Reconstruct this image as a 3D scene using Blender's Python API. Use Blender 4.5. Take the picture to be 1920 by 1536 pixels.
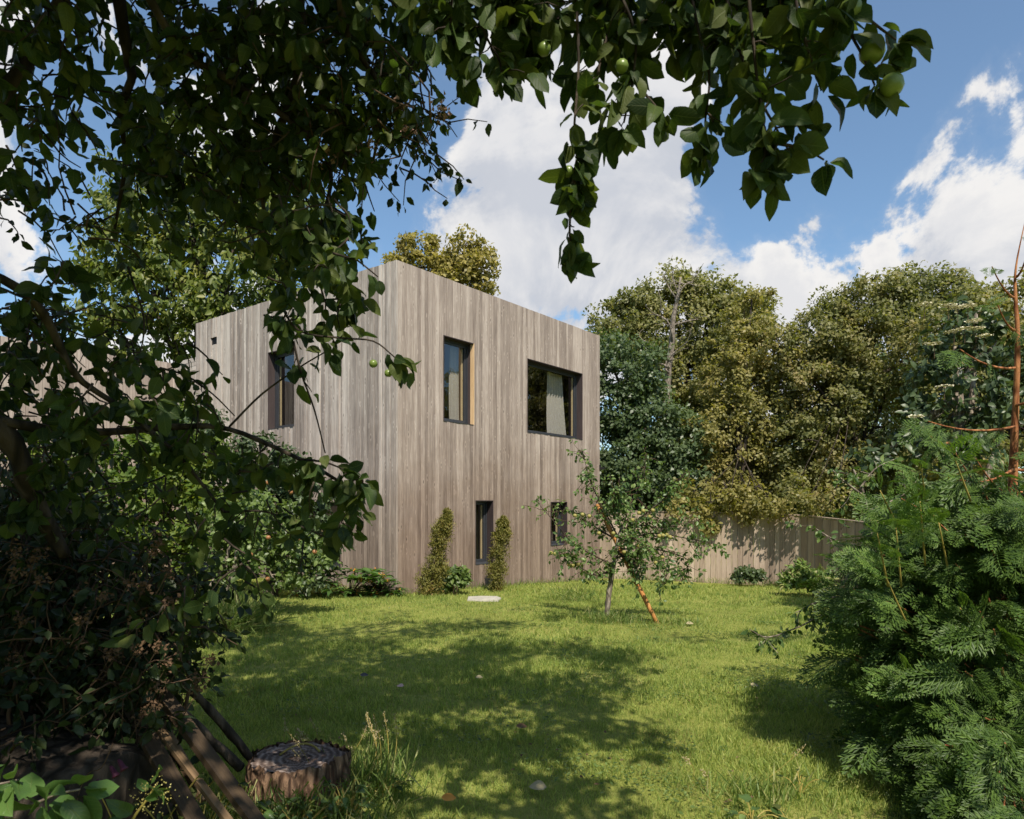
import bpy, math, random
import numpy as np
R = math.radians
for o in list(bpy.data.objects): bpy.data.objects.remove(o)
SC = bpy.context.scene; COL = SC.collection
F_, HZ, CZ = 1280.0, 942.0, 1.65           # focal length in picture pixels, horizon row, eye height

# ------------------------------------------------------------------ camera, sky, sun, exposure
cam = bpy.data.cameras.new('camera'); camo = bpy.data.objects.new('camera', cam); COL.objects.link(camo)
cam.sensor_width = 36; cam.lens = 24.0; cam.shift_y = (HZ - 768) / 1920; cam.clip_end = 2000; cam.clip_start = .05
camo.location = (0, 0, CZ); camo.rotation_euler = (R(90), 0, 0); SC.camera = camo
cam.dof.use_dof = True; cam.dof.focus_distance = 12.5; cam.dof.aperture_fstop = 9.0
SUN_EL, SUN_AZ = 52.0, 15.0                 # sun behind the camera, a little to the right
SV = np.array([math.sin(R(SUN_AZ)) * math.cos(R(SUN_EL)), -math.cos(R(SUN_AZ)) * math.cos(R(SUN_EL)), math.sin(R(SUN_EL))])
sun = bpy.data.lights.new('sun', 'SUN'); suno = bpy.data.objects.new('sun', sun); COL.objects.link(suno)
sun.energy = 5.0; sun.angle = R(.53); sun.color = (1, .91, .78)
from mathutils import Vector, Matrix
suno.rotation_euler = Vector(SV).to_track_quat('Z', 'Y').to_euler()
SC.view_settings.view_transform = 'Standard'; SC.view_settings.look = 'None'
SC.view_settings.gamma = 1; SC.view_settings.use_curve_mapping = False; SC.view_settings.exposure = 0.46
SC.cycles.max_bounces = 8; SC.cycles.diffuse_bounces = 3; SC.cycles.transmission_bounces = 4
SC.cycles.transparent_max_bounces = 8; SC.cycles.glossy_bounces = 3

W = bpy.data.worlds.new('World'); SC.world = W; W.use_nodes = True
nt = W.node_tree; N = nt.nodes; L = nt.links; N.clear()
def nd(N, t, **k):
    n = N.new(t)
    for a, b in k.items(): setattr(n, a, b)
    return n
def mth(N, L, op, a, b=None, c=None, clamp=False):
    n = nd(N, 'ShaderNodeMath', operation=op); n.use_clamp = clamp
    for i, v in enumerate((a, b, c)):
        if v is None: continue
        if isinstance(v, (int, float)): n.inputs[i].default_value = v
        else: L.new(v, n.inputs[i])
    return n.outputs[0]
def mrange(N, L, v, a, b, c=0, d=1, smooth=True):
    n = nd(N, 'ShaderNodeMapRange', interpolation_type='SMOOTHSTEP' if smooth else 'LINEAR')
    L.new(v, n.inputs[0])
    for i, x in enumerate((a, b, c, d)): n.inputs[i + 1].default_value = x
    return n.outputs[0]
def cmix(N, L, f, a, b, blend='MIX'):
    n = nd(N, 'ShaderNodeMix', data_type='RGBA', blend_type=blend)
    for i, v in ((0, f), (6, a), (7, b)):
        if isinstance(v, (int, float)): n.inputs[i].default_value = v
        elif isinstance(v, tuple): n.inputs[i].default_value = (*v[:3], 1)
        else: L.new(v, n.inputs[i])
    return n.outputs[2]
def noise(N, L, vec, scale, detail=4, rough=.55, dist=0, w=None):
    n = nd(N, 'ShaderNodeTexNoise'); n.inputs['Scale'].default_value = scale; n.inputs['Detail'].default_value = detail
    n.inputs['Roughness'].default_value = rough; n.inputs['Distortion'].default_value = dist
    if vec is not None: L.new(vec, n.inputs['Vector'])
    return n
def px_dir(px, py):
    v = np.array([(px - 960) / F_, 1, (HZ - py) / F_]); return v / np.linalg.norm(v)
tc = nd(N, 'ShaderNodeTexCoord'); DIR = tc.outputs['Generated']
skyt = nd(N, 'ShaderNodeTexSky', sky_type='NISHITA'); skyt.sun_disc = False
skyt.sun_elevation = R(SUN_EL); skyt.sun_rotation = R(180 - SUN_AZ); skyt.air_density = 1.0; skyt.dust_density = .6; skyt.ozone_density = 1.6
n1 = noise(N, L, DIR, 4.6, 12, .60, .35)
off = nd(N, 'ShaderNodeVectorMath', operation='ADD'); off.inputs[1].default_value = (.015, .0, .05); L.new(DIR, off.inputs[0])
n2 = noise(N, L, off.outputs[0], 4.6, 8, .58, .35)
n3 = noise(N, L, DIR, 1.3, 3, .5, 0)
# where the cumulus banks stand (bearing/elevation) and where the blue lies between them
BANKS = [(1050, 330, .22, .42), (1000, 480, .26, .42), (1230, 510, .17, .40), (830, 500, .17, .36), (1180, 150, .24, .26), (1330, 470, .09, .24),
         (1120, 240, .18, .25), (1530, 450, .085, .30), (1620, 570, .24, .46), (1760, 450, .22, .46), (1880, 300, .18, .44), (1940, 170, .15, .4),
         (1460, 590, .10, .30), (140, 160, .24, .44), (130, 330, .14, .35), (250, 560, .15, .25), (90, 570, .10, .30), (1690, 20, .05, .16),
         (540, 90, .1, .1), (880, 420, .11, .2),
         (1560, 220, .26, -.5), (1340, 330, .13, -.34), (1650, 330, .13, -.36), (780, 260, .17, -.5), (60, 455, .07, -.3), (320, 60, .09, -.35), (1420, 480, .07, -.24),
         (1160, 300, .05, -.0), (1760, 120, .14, -.3)]
acc = None
for px, py, r, a in BANKS:
    d = nd(N, 'ShaderNodeVectorMath', operation='DISTANCE'); L.new(DIR, d.inputs[0]); d.inputs[1].default_value = px_dir(px, py)
    m = mrange(N, L, d.outputs['Value'], r * 1.25, 0, 0, a)
    acc = m if acc is None else mth(N, L, 'ADD', acc, m)
acc = mth(N, L, 'MINIMUM', acc, .24)
dens = mth(N, L, 'ADD', mth(N, L, 'ADD', mth(N, L, 'MULTIPLY_ADD', n1.outputs['Fac'], 2.3, -.65), acc), mth(N, L, 'MULTIPLY', n3.outputs['Fac'], .25))
mask = mth(N, L, 'MULTIPLY_ADD', mrange(N, L, dens, .75, .87), .85, mth(N, L, 'MULTIPLY', mrange(N, L, dens, .62, .95), .15))
lit = mrange(N, L, mth(N, L, 'SUBTRACT', n1.outputs['Fac'], n2.outputs['Fac']), -.10, .09)
thick = mrange(N, L, dens, .88, 1.12)
ccol = cmix(N, L, lit, (5.0, 5.25, 5.8), (7.8, 7.65, 7.5))
ccol = cmix(N, L, mth(N, L, 'MULTIPLY', thick, .45), ccol, (5.4, 5.6, 6.1))
skyc = cmix(N, L, 1.0, skyt.outputs[0], (1.08, 1.34, 1.42), 'MULTIPLY')
skyc = cmix(N, L, .08, skyc, (5, 5, 5))
fin = cmix(N, L, mask, skyc, ccol)
bg = nd(N, 'ShaderNodeBackground'); bg.inputs['Strength'].default_value = .085
L.new(fin, bg.inputs[0]); wo = nd(N, 'ShaderNodeOutputWorld'); L.new(bg.outputs[0], wo.inputs[0])

# ------------------------------------------------------------------ geometry helpers
def P(px, py, Y): return np.array([(px - 960) / F_ * Y, Y, CZ + (HZ - py) / F_ * Y])
def gz(x, y):
    u = (np.asarray(x, float) + 2.05) * .6143 + (np.asarray(y, float) - 12.2) * .7891
    return -.055 * (np.log1p(np.exp(np.clip(u * 1.2, -40, 40))) / 1.2) + .03
def G(px, Y): x = (px - 960) / F_ * Y; return np.array([x, Y, float(gz(x, Y))])
def nrm(a): return a / np.maximum(np.linalg.norm(a, axis=-1, keepdims=True), 1e-9)

class MB:
    def __init__(s): s.V = []; s.F = []; s.M = []; s.U = []; s.n = 0; s.uv = False
    def add(s, v, f, mi=0, uv=None):
        v = np.asarray(v, float).reshape(-1, 3)
        for g in (f if isinstance(f, list) else [f]):
            g = np.asarray(g, np.int64); s.F.append(g + s.n); s.M.append(np.full(len(g), mi))
        s.V.append(v); s.n += len(v)
        if uv is not None: s.uv = True
        s.U.append(np.zeros((len(v), 2)) if uv is None else uv); return s
    def box(s, a, b, mi=0):
        (x0, y0, z0), (x1, y1, z1) = a, b
        v = [(x0, y0, z0), (x1, y0, z0), (x1, y1, z0), (x0, y1, z0), (x0, y0, z1), (x1, y0, z1), (x1, y1, z1), (x0, y1, z1)]
        return s.add(v, [[0, 3, 2, 1], [4, 5, 6, 7], [0, 1, 5, 4], [1, 2, 6, 5], [2, 3, 7, 6], [3, 0, 4, 7]], mi) if False else s.add(v, np.array([[0, 3, 2, 1], [4, 5, 6, 7], [0, 1, 5, 4], [1, 2, 6, 5], [2, 3, 7, 6], [3, 0, 4, 7]]), mi)
    def tube(s, pts, rad, n=6, mi=0, wob=0, rng=None):
        p = np.asarray(pts, float); k = len(p); rad = np.broadcast_to(np.asarray(rad, float), (k,))
        t = nrm(np.gradient(p, axis=0)); a = np.array([0, 0, 1.]) if abs(t[0][2]) < .9 else np.array([1., 0, 0])
        ang = np.linspace(0, 2 * math.pi, n, endpoint=False); vs = []
        u = np.cross(t[0], a); u /= np.linalg.norm(u)
        for i in range(k):
            u = u - t[i] * np.dot(u, t[i]); u /= max(np.linalg.norm(u), 1e-9); w = np.cross(t[i], u)
            r = rad[i] * (1 + (rng.uniform(-wob, wob, n) if wob else 0))
            vs.append(p[i] + np.outer(np.cos(ang) * r, u) + np.outer(np.sin(ang) * r, w))
        v = np.concatenate(vs); i = np.arange(k - 1)[:, None] * n; j = np.arange(n)[None]; j2 = (j + 1) % n
        f = np.stack([i + j, i + j2, i + n + j2, i + n + j], -1).reshape(-1, 4)
        s.add(v, f, mi)
        for base, rev in ((0, True), ((k - 1) * n, False)):
            idx = list(range(base, base + n)); idx = idx[::-1] if rev else idx
            s.F.append(np.array([idx]) + s.n - len(v)); s.M.append(np.array([mi]))
        return s
    def inst(s, T, pos, d, nor, size, mi=0, uv=True):
        tv, tf, tuv = T; pos = np.asarray(pos, float)
        if len(pos) == 0: return s
        d = nrm(np.asarray(d, float)); sd = nrm(np.cross(d, nor)); nn = np.cross(sd, d)
        M = np.stack([sd, d, nn], -1) * np.asarray(size, float).reshape(-1, 1, 1)
        v = np.einsum('nij,kj->nki', M, tv) + pos[:, None]; k = len(tv); o = (np.arange(len(pos)) * k)[:, None, None]
        return s.add(v.reshape(-1, 3), [(g[None] + o).reshape(-1, g.shape[1]) for g in tf], mi, np.tile(tuv, (len(pos), 1)) if uv else None)
    def build(s, name, mats, parent=None, smooth=False, origin=None, **props):
        me = bpy.data.meshes.new(name); V = np.concatenate(s.V)
        if origin is None: origin = np.array(parent.location) if parent is not None else np.zeros(3)
        me.vertices.add(len(V)); me.vertices.foreach_set('co', (V - origin).astype(np.float32).ravel())
        tot = np.concatenate([np.full(len(f), f.shape[1]) for f in s.F]); lp = np.concatenate([f.ravel() for f in s.F])
        me.loops.add(len(lp)); me.loops.foreach_set('vertex_index', lp.astype(np.int32))
        me.polygons.add(len(tot)); me.polygons.foreach_set('loop_start', np.concatenate([[0], np.cumsum(tot)[:-1]]).astype(np.int32))
        me.polygons.foreach_set('material_index', np.concatenate(s.M).astype(np.int32))
        me.polygons.foreach_set('use_smooth', np.full(len(tot), bool(smooth)))
        if s.uv:
            uvl = me.uv_layers.new(name='UVMap'); uvl.data.foreach_set('uv', np.concatenate(s.U)[lp].astype(np.float32).ravel())
        me.update(calc_edges=True)
        for m in (mats if isinstance(mats, (list, tuple)) else [mats]): me.materials.append(m)
        o = bpy.data.objects.new(name, me); COL.objects.link(o)
        if parent is not None: o.parent = parent
        else: o.location = origin
        for a, b in props.items(): o[a] = b
        return o
def thing(name, loc, label, category, group=None):
    o = bpy.data.objects.new(name, None); COL.objects.link(o); o.location = [float(c) for c in loc]
    o.empty_display_size = .2; o['label'] = label; o['category'] = category
    if group: o['group'] = group
    return o
def tmpl_far(w=.55, fold=.12):
    v = np.array([(0, 0, 0), (w / 2, .5, fold), (0, 1, -.06), (-w / 2, .5, fold)]); return v, [np.array([[0, 1, 2, 3]])], v[:, :2] + [.5, 0]
def tmpl_leaf(w=.6, rows=6, fold=.12, curl=.25, side=.05, serr=0.0, seed=0):
    rg = np.random.default_rng(seed); v = []; uv = []
    for i in range(rows + 1):
        t = i / rows; ww = w * .5 * (math.sin(math.pi * min(1, t ** .86)) ** .62) if 0 < t < 1 else .004
        z = -curl * t * t + .03 * math.sin(t * 9 + seed); sx = side * math.sin(t * 3 + seed)
        for k, c in enumerate((-1, 0, 1)):
            q = ww * (1 + (rg.uniform(-serr, serr) if c else 0)); v.append((c * q + sx, t + (.02 * rg.uniform(-1, 1) if c else 0), z + (fold * q * 2 + rg.uniform(-.025, .025) if c else 0))); uv.append((.5 + c * .5, t))
    f = []
    for i in range(rows):
        for c in (0, 1): a = i * 3 + c; f.append((a, a + 1, a + 4, a + 3))
    return np.array(v), [np.array(f)], np.array(uv)
APL = [tmpl_leaf(.68, 6, .16, .22, .04, .07, 1), tmpl_leaf(.56, 6, .3, .45, .07, .07, 2), tmpl_leaf(.74, 6, .08, .1, -.05, .07, 3),
       tmpl_leaf(.6, 6, .42, .3, -.06, .08, 4), tmpl_leaf(.58, 6, -.1, .6, .05, .07, 5)]
MID = [tmpl_leaf(.55, 3, .2, .2, 0, 0, 6), tmpl_leaf(.6, 3, .1, .35, .04, 0, 7)]
FAR = [tmpl_far(.62, .1)]
_h = np.array([(0, 0, 0), (.27, .32, .07), (.21, .7, .04), (0, 1, -.08), (-.21, .7, .04), (-.27, .32, .07)])
HEX = [(_h, [np.array([[0, 1, 2, 3], [0, 3, 4, 5]])], _h[:, :2] + [.5, 0])]
STRAP = [tmpl_leaf(.3, 4, .1, .25, .02, 0, 8)]
def rvec(rng, n): return nrm(rng.normal(size=(n, 3)))
class Leaves:
    def __init__(s, rng): s.r = rng; s.p = []; s.d = []; s.n = []; s.s = []
    def put(s, p, d, n, sz): s.p.append(np.atleast_2d(p)); s.d.append(np.atleast_2d(d)); s.n.append(np.atleast_2d(n)); s.s.append(np.atleast_1d(sz))
    def cloud(s, c, r, n, size, flat=.7, up=.55, droop=.35, out=None):
        """n leaves in each puff (centres c, radii r), facing up and out"""
        c = np.atleast_2d(c); K = len(c); r = np.broadcast_to(np.asarray(r, float), (K,)); rg = s.r
        o = rvec(rg, K * n) * (rg.random((K * n, 1)) ** .45) * np.repeat(r, n)[:, None]; o[:, 2] *= flat
        nn = nrm(nrm(o) * .6 + np.array([0, -.2, up]) + rg.normal(size=(K * n, 3)) * .36)
        if out is not None: nn = nrm(nn + np.repeat(np.atleast_2d(out), n, 0) * .5)
        d = nrm(rvec(rg, K * n) + nrm(o) * .5 - np.array([0, 0, droop]))
        s.put(np.repeat(c, n, 0) + o, d, nn, size * rg.uniform(.65, 1.3, K * n))
    def twig(s, path, n, size, spread=.7, tip=3, droop=.45, pet=.25):
        p = np.asarray(path, float); rg = s.r; m = len(p)
        t = rg.uniform(.05, 1, n); t[:tip] = 1.0; x = t * (m - 1); i = np.minimum(x.astype(int), m - 2); f = (x - i)[:, None]
        q = p[i] * (1 - f) + p[i + 1] * f; ax = nrm(p[i + 1] - p[i])
        rad = rvec(rg, n); rad = nrm(rad - ax * np.sum(rad * ax, 1, keepdims=True))
        d = nrm(ax * (1 - spread) + rad * spread + np.array([0, 0, -droop]) + rg.normal(size=(n, 3)) * .2)
        nn = nrm(np.array([0, -.25, .5]) + rvec(rg, n) * .9); sz = size * rg.uniform(.6, 1.2, n)
        s.put(q + d * (sz * pet)[:, None], d, nn, sz); return q, d, sz
    def arr(s): return [np.concatenate(a) for a in (s.p, s.d, s.n, s.s)]
    def build(s, T, name, mat, parent, singles=0, smooth=True, keep=None, **pr):
        p, d, n, z = s.arr(); N_ = len(p)
        if keep is not None: k = keep(p); p, d, n, z = p[k], d[k], n[k], z[k]; N_ = len(p)
        order = np.arange(N_)
        if singles:
            dist = np.linalg.norm(p - np.array([0, 0, CZ]), axis=1); sx = p[:, 0] / np.maximum(p[:, 1], .1); sy = (p[:, 2] - CZ) / np.maximum(p[:, 1], .1)
            inview = (p[:, 1] > .5) & (np.abs(sx) < .74) & (sy < .73) & (sy > -.46)
            order = np.argsort(-(z / dist) * inview, kind='stable')
            base = [MB().add(t[0], t[1], 0, t[2]).build('leaf', mat, None, smooth) for t in T]
            bm = [b.data for b in base]
            for b in base: bpy.data.objects.remove(b)
            sing = order[:singles]; order = order[singles:]
            sd = nrm(np.cross(d, n)); nn = np.cross(sd, d); off = np.array(parent.location)
            for q, i in enumerate(sing):
                o = bpy.data.objects.new(pr.get('single_name', 'leaf'), bm[q % len(bm)]); COL.objects.link(o); o.parent = parent
                M = np.eye(4); M[:3, :3] = np.stack([sd[i], d[i], nn[i]], -1) * z[i]; M[:3, 3] = p[i] - off
                o.matrix_basis = Matrix(M.tolist())
        mb = MB(); k = len(T)
        for j in range(k):
            q = order[j::k]; mb.inst(T[j], p[q], d[q], n[q], z[q])
        if len(order): mb.build(name, mat, parent, smooth, kind='stuff')
def bez(a, b, bow=(0, 0, 0), n=6):
    t = np.linspace(0, 1, n)[:, None]; a = np.asarray(a, float); b = np.asarray(b, float)
    return a * (1 - t) + b * t + np.asarray(bow, float) * 4 * t * (1 - t)
def smooth_path(pts, n=4):
    p = np.asarray(pts, float); p = np.vstack([2 * p[0] - p[1], p, 2 * p[-1] - p[-2]]); out = []
    for i in range(1, len(p) - 2):
        for t in np.linspace(0, 1, n, endpoint=False):
            out.append(.5 * (2 * p[i] + (p[i + 1] - p[i - 1]) * t + (2 * p[i - 1] - 5 * p[i] + 4 * p[i + 1] - p[i + 2]) * t * t + (-p[i - 1] + 3 * p[i] - 3 * p[i + 1] + p[i + 2]) * t ** 3))
    out.append(p[-2]); return np.array(out)
def wander(rng, a, d, length, n=6, grav=.15, wob=.25):
    p = [np.array(a, float)]; d = nrm(np.array(d, float)); st = length / (n - 1)
    for _ in range(n - 1):
        d = nrm(d + rng.normal(size=3) * wob + np.array([0, 0, -grav])); p.append(p[-1] + d * st)
    return np.array(p)

# ------------------------------------------------------------------ materials
def newmat(name):
    m = bpy.data.materials.new(name); m.use_nodes = True; m.node_tree.nodes.clear(); return m, m.node_tree.nodes, m.node_tree.links
def out(N, L, sh): o = nd(N, 'ShaderNodeOutputMaterial'); L.new(sh, o.inputs[0])
def princ(N, L, col, rough=.6, spec=.3, bump=None, metal=0):
    b = nd(N, 'ShaderNodeBsdfPrincipled'); b.inputs['Roughness'].default_value = rough
    b.inputs['Specular IOR Level'].default_value = spec; b.inputs['Metallic'].default_value = metal
    if isinstance(col, tuple): b.inputs['Base Color'].default_value = (*col, 1)
    else: L.new(col, b.inputs['Base Color'])
    if bump is not None: L.new(bump, b.inputs['Normal'])
    return b
def bumpn(N, L, h, st=.5, dist=.01):
    b = nd(N, 'ShaderNodeBump'); b.inputs['Strength'].default_value = st; b.inputs['Distance'].default_value = dist; L.new(h, b.inputs['Height']); return b.outputs[0]
def ramp(N, L, fac, stops):
    r = nd(N, 'ShaderNodeValToRGB'); e = r.color_ramp.elements
    while len(e) < len(stops): e.new(.5)
    for i, (p_, c) in enumerate(stops): e[i].position = p_; e[i].color = (*c, 1)
    L.new(fac, r.inputs[0]); return r.outputs[0]
def mat_leaf(name, cols, trans=.35, veins=False, rough=.45, tcol=(1.5, 1.6, .55), patch=.0, spec=.35, ps=.55):
    """leaf with its own tint per leaf; cols: list of colours from dark to light"""
    m, N, L = newmat(name); g = nd(N, 'ShaderNodeNewGeometry'); oi = nd(N, 'ShaderNodeObjectInfo')
    f = mth(N, L, 'FRACT', mth(N, L, 'ADD', g.outputs['Random Per Island'], oi.outputs['Random']))
    if patch:
        tcn = nd(N, 'ShaderNodeTexCoord'); pn = noise(N, L, tcn.outputs['Object'], ps, 5, .65)
        f = mth(N, L, 'ADD', mth(N, L, 'MULTIPLY', f, 1 - patch), mth(N, L, 'MULTIPLY', mrange(N, L, pn.outputs['Fac'], .32, .68), patch))
    k = len(cols); col = ramp(N, L, f, [(i / (k - 1), c) for i, c in enumerate(cols)]); nrmout = None
    if veins:
        uv = nd(N, 'ShaderNodeTexCoord').outputs['UV']; sp = nd(N, 'ShaderNodeSeparateXYZ'); L.new(uv, sp.inputs[0])
        ax = mth(N, L, 'ABSOLUTE', mth(N, L, 'SUBTRACT', sp.outputs[0], .5)); mid = mrange(N, L, ax, .035, .0)
        w = mth(N, L, 'SINE', mth(N, L, 'MULTIPLY', mth(N, L, 'SUBTRACT', sp.outputs[1], mth(N, L, 'MULTIPLY', ax, .5)), 50.))
        vv = mth(N, L, 'MAXIMUM', mid, mth(N, L, 'MULTIPLY', mrange(N, L, w, .8, 1.), .45))
        sn = noise(N, L, nd(N, 'ShaderNodeTexCoord').outputs['Object'], 60, 3); sp2 = mrange(N, L, sn.outputs['Fac'], .7, .78)
        col = cmix(N, L, mth(N, L, 'MULTIPLY', vv, .45), col, (.16, .2, .06)); col = cmix(N, L, mth(N, L, 'MULTIPLY', sp2, .5), col, (.09, .05, .02))
        nrmout = bumpn(N, L, vv, .35, .004)
    b = princ(N, L, col, rough, spec, nrmout)
    t = nd(N, 'ShaderNodeBsdfTranslucent'); L.new(cmix(N, L, 1.0, col, tcol, 'MULTIPLY'), t.inputs[0])
    mx = nd(N, 'ShaderNodeMixShader'); mx.inputs[0].default_value = trans; L.new(b.outputs[0], mx.inputs[1]); L.new(t.outputs[0], mx.inputs[2])
    out(N, L, mx.outputs[0]); return m
def mat_wood(name, dark, mid, light, gx=55., knots=True, rough=.75, tone=.35, lo=.0):
    m, N, L = newmat(name); tcn = nd(N, 'ShaderNodeTexCoord'); oi = nd(N, 'ShaderNodeObjectInfo')
    ad = nd(N, 'ShaderNodeVectorMath', operation='ADD'); L.new(tcn.outputs['Object'], ad.inputs[0])
    cb = nd(N, 'ShaderNodeCombineXYZ'); L.new(mth(N, L, 'MULTIPLY', oi.outputs['Random'], 37.), cb.inputs[0]); L.new(mth(N, L, 'MULTIPLY', oi.outputs['Random'], 91.), cb.inputs[2]); L.new(cb.outputs[0], ad.inputs[1])
    def mp(s):
        n = nd(N, 'ShaderNodeMapping'); n.inputs['Scale'].default_value = s; L.new(ad.outputs[0], n.inputs['Vector']); return n.outputs[0]
    grain = noise(N, L, mp((gx, gx, 1.6)), 1., 5, .65, .6); fine = noise(N, L, mp((gx * 4, gx * 4, 7)), 1., 3, .6)
    blot = noise(N, L, mp((11, 11, 1.3)), 1., 5, .65, .5)
    f = mth(N, L, 'ADD', mth(N, L, 'MULTIPLY', grain.outputs['Fac'], .55), mth(N, L, 'MULTIPLY', blot.outputs['Fac'], .45))
    f = mth(N, L, 'ADD', f, mth(N, L, 'MULTIPLY', mth(N, L, 'SUBTRACT', oi.outputs['Random'], .5), tone))
    col = ramp(N, L, f, [(.22, dark), (.5, mid), (.74, light)])
    h = grain.outputs['Fac']
    if knots:
        vo = nd(N, 'ShaderNodeTexVoronoi'); vo.inputs['Scale'].default_value = 1.; L.new(mp((12, 12, 3.4)), vo.inputs['Vector'])
        kd = mth(N, L, 'ADD', vo.outputs['Distance'], mth(N, L, 'MULTIPLY', mth(N, L, 'SUBTRACT', fine.outputs['Fac'], .5), .12))
        sel = mrange(N, L, nd_sep(N, L, vo.outputs['Color']), .35, .4)
        kn = mth(N, L, 'MULTIPLY', mrange(N, L, kd, .115, .06), sel); halo = mth(N, L, 'MULTIPLY', mrange(N, L, mth(N, L, 'ABSOLUTE', mth(N, L, 'SUBTRACT', kd, .19)), .07, .0), sel)
        col = cmix(N, L, mth(N, L, 'MULTIPLY', halo, .3), col, tuple(min(1, c * 1.35) for c in light)); col = cmix(N, L, mth(N, L, 'MULTIPLY', kn, .9), col, tuple(c * .5 for c in dark))
    fm = mrange(N, L, fine.outputs['Fac'], .3, .7, .84, 1.12); mu = nd(N, 'ShaderNodeVectorMath', operation='SCALE'); L.new(col, mu.inputs[0]); L.new(fm, mu.inputs['Scale'])
    col = mu.outputs[0]
    if lo:   # browner towards the bottom of the wall, its edge blotched by noise
        ge = nd(N, 'ShaderNodeNewGeometry'); sp = nd(N, 'ShaderNodeSeparateXYZ'); L.new(ge.outputs['Position'], sp.inputs[0])
        bn = noise(N, L, ge.outputs['Position'], 1.4, 4, .6); lf = mth(N, L, 'MULTIPLY', mrange(N, L, mth(N, L, 'ADD', sp.outputs[2], mth(N, L, 'MULTIPLY', bn.outputs['Fac'], 3.)), 5.2, 2.2), lo)
        col = cmix(N, L, lf, col, (.60, .51, .44), 'MULTIPLY')
    b = princ(N, L, col, rough, .25, bumpn(N, L, h, .4, .006)); out(N, L, b.outputs[0]); return m
def nd_sep(N, L, c):
    s = nd(N, 'ShaderNodeSeparateColor'); L.new(c, s.inputs[0]); return s.outputs[0]
def mat_plain(name, col, rough=.6, spec=.3, var=.2, scale=8, metal=0, bump=0):
    m, N, L = newmat(name); tcn = nd(N, 'ShaderNodeTexCoord'); n = noise(N, L, tcn.outputs['Object'], scale, 5, .6)
    c = ramp(N, L, n.outputs['Fac'], [(.25, tuple(x * (1 - var) for x in col)), (.75, tuple(min(1, x * (1 + var)) for x in col))])
    b = princ(N, L, c, rough, spec, bumpn(N, L, n.outputs['Fac'], bump, .02) if bump else None, metal); out(N, L, b.outputs[0]); return m
def mat_bark(name, dark, light, scale=14, st=.9):
    m, N, L = newmat(name); tcn = nd(N, 'ShaderNodeTexCoord'); mp = nd(N, 'ShaderNodeMapping'); mp.inputs['Scale'].default_value = (1, 1, .3); L.new(tcn.outputs['Object'], mp.inputs[0])
    a = noise(N, L, mp.outputs[0], scale, 6, .65, .5); v = nd(N, 'ShaderNodeTexVoronoi', feature='DISTANCE_TO_EDGE'); v.inputs['Scale'].default_value = scale * .8; L.new(mp.outputs[0], v.inputs['Vector'])
    h = mth(N, L, 'MULTIPLY', a.outputs['Fac'], mrange(N, L, v.outputs['Distance'], 0, .25, .35, 1)); c = ramp(N, L, h, [(.15, dark), (.6, light)])
    b = princ(N, L, c, .85, .2, bumpn(N, L, h, st, .03)); out(N, L, b.outputs[0]); return m

M = {}
M['clad'] = mat_wood('weathered_larch', (.125, .096, .082), (.295, .243, .210), (.49, .42, .37), lo=.8, tone=.22)
M['clad_left'] = mat_wood('weathered_larch_grey', (.135, .112, .10), (.33, .288, .26), (.56, .505, .46), lo=.65, tone=.32)
M['fence'] = mat_wood('fence_softwood', (.18, .135, .10), (.32, .25, .19), (.45, .365, .285), knots=False, tone=.3)
M['fresh'] = mat_wood('fresh_larch', (.35, .2, .09), (.55, .36, .19), (.7, .5, .3), knots=False)
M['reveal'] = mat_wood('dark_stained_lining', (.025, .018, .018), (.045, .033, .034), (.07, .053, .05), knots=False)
M['frame'] = mat_plain('anthracite_frame', (.035, .038, .045), .4, .5, .1)
M['backing'] = mat_plain('dark_membrane', (.03, .027, .025), .9, .1)
M['roof'] = mat_plain('roof_membrane', (.12, .12, .12), .8, .2, .2, 3)
M['plaster'] = mat_plain('interior_plaster', (.42, .38, .33), .9, .1, .05)
M['curtain'] = mat_plain('linen_curtain', (.36, .345, .32), .9, .1, .06, 20)
M['trim'] = mat_plain('pale_timber_frame', (.5, .4, .24), .5, .3, .1)
M['stone'] = mat_plain('concrete_slab', (.36, .34, .29), .9, .2, .25, 9, bump=.4)
M['black'] = mat_plain('black_metal', (.015, .015, .017), .4, .5)
M['bark'] = mat_bark('apple_bark', (.02, .016, .012), (.085, .066, .05))
M['bark_pale'] = mat_bark('pale_bark', (.11, .09, .07), (.36, .31, .25), 20)
M['bark_dead'] = mat_bark('bleached_bark', (.12, .10, .08), (.34, .29, .24), 20)
M['bark_orange'] = mat_bark('orange_bark', (.16, .055, .022), (.42, .19, .08), 22, .5)
M['stem'] = mat_plain('yellow_green_stem', (.30, .24, .06), .6, .3, .3)
M['twig'] = mat_plain('twig_brown', (.085, .055, .035), .8, .2, .3)
M['stake'] = mat_wood('orange_stake', (.2, .075, .02), (.40, .17, .05), (.56, .29, .1), knots=False, gx=70)
M['plank'] = mat_wood('old_plank', (.03, .02, .013), (.075, .05, .028), (.2, .13, .07), knots=False, gx=60)
M['leaf_near'] = mat_leaf('apple_leaf', [(.019, .036, .013), (.031, .058, .017), (.048, .084, .022), (.07, .10, .026), (.085, .105, .03)], .35, True, .5, spec=.2)
M['leaf_small'] = mat_leaf('rose_leaf', [(.013, .026, .010), (.026, .046, .015), (.045, .065, .018)], .25, False, .45)
M['leaf_bright'] = mat_leaf('bright_leaf', [(.05, .10, .028), (.075, .15, .038), (.10, .18, .045)], .3, True, .35)
M['leaf_apple'] = mat_leaf('young_apple_leaf', [(.05, .095, .028), (.085, .145, .04), (.13, .20, .055), (.19, .25, .085)], .3, False, .4)
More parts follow.
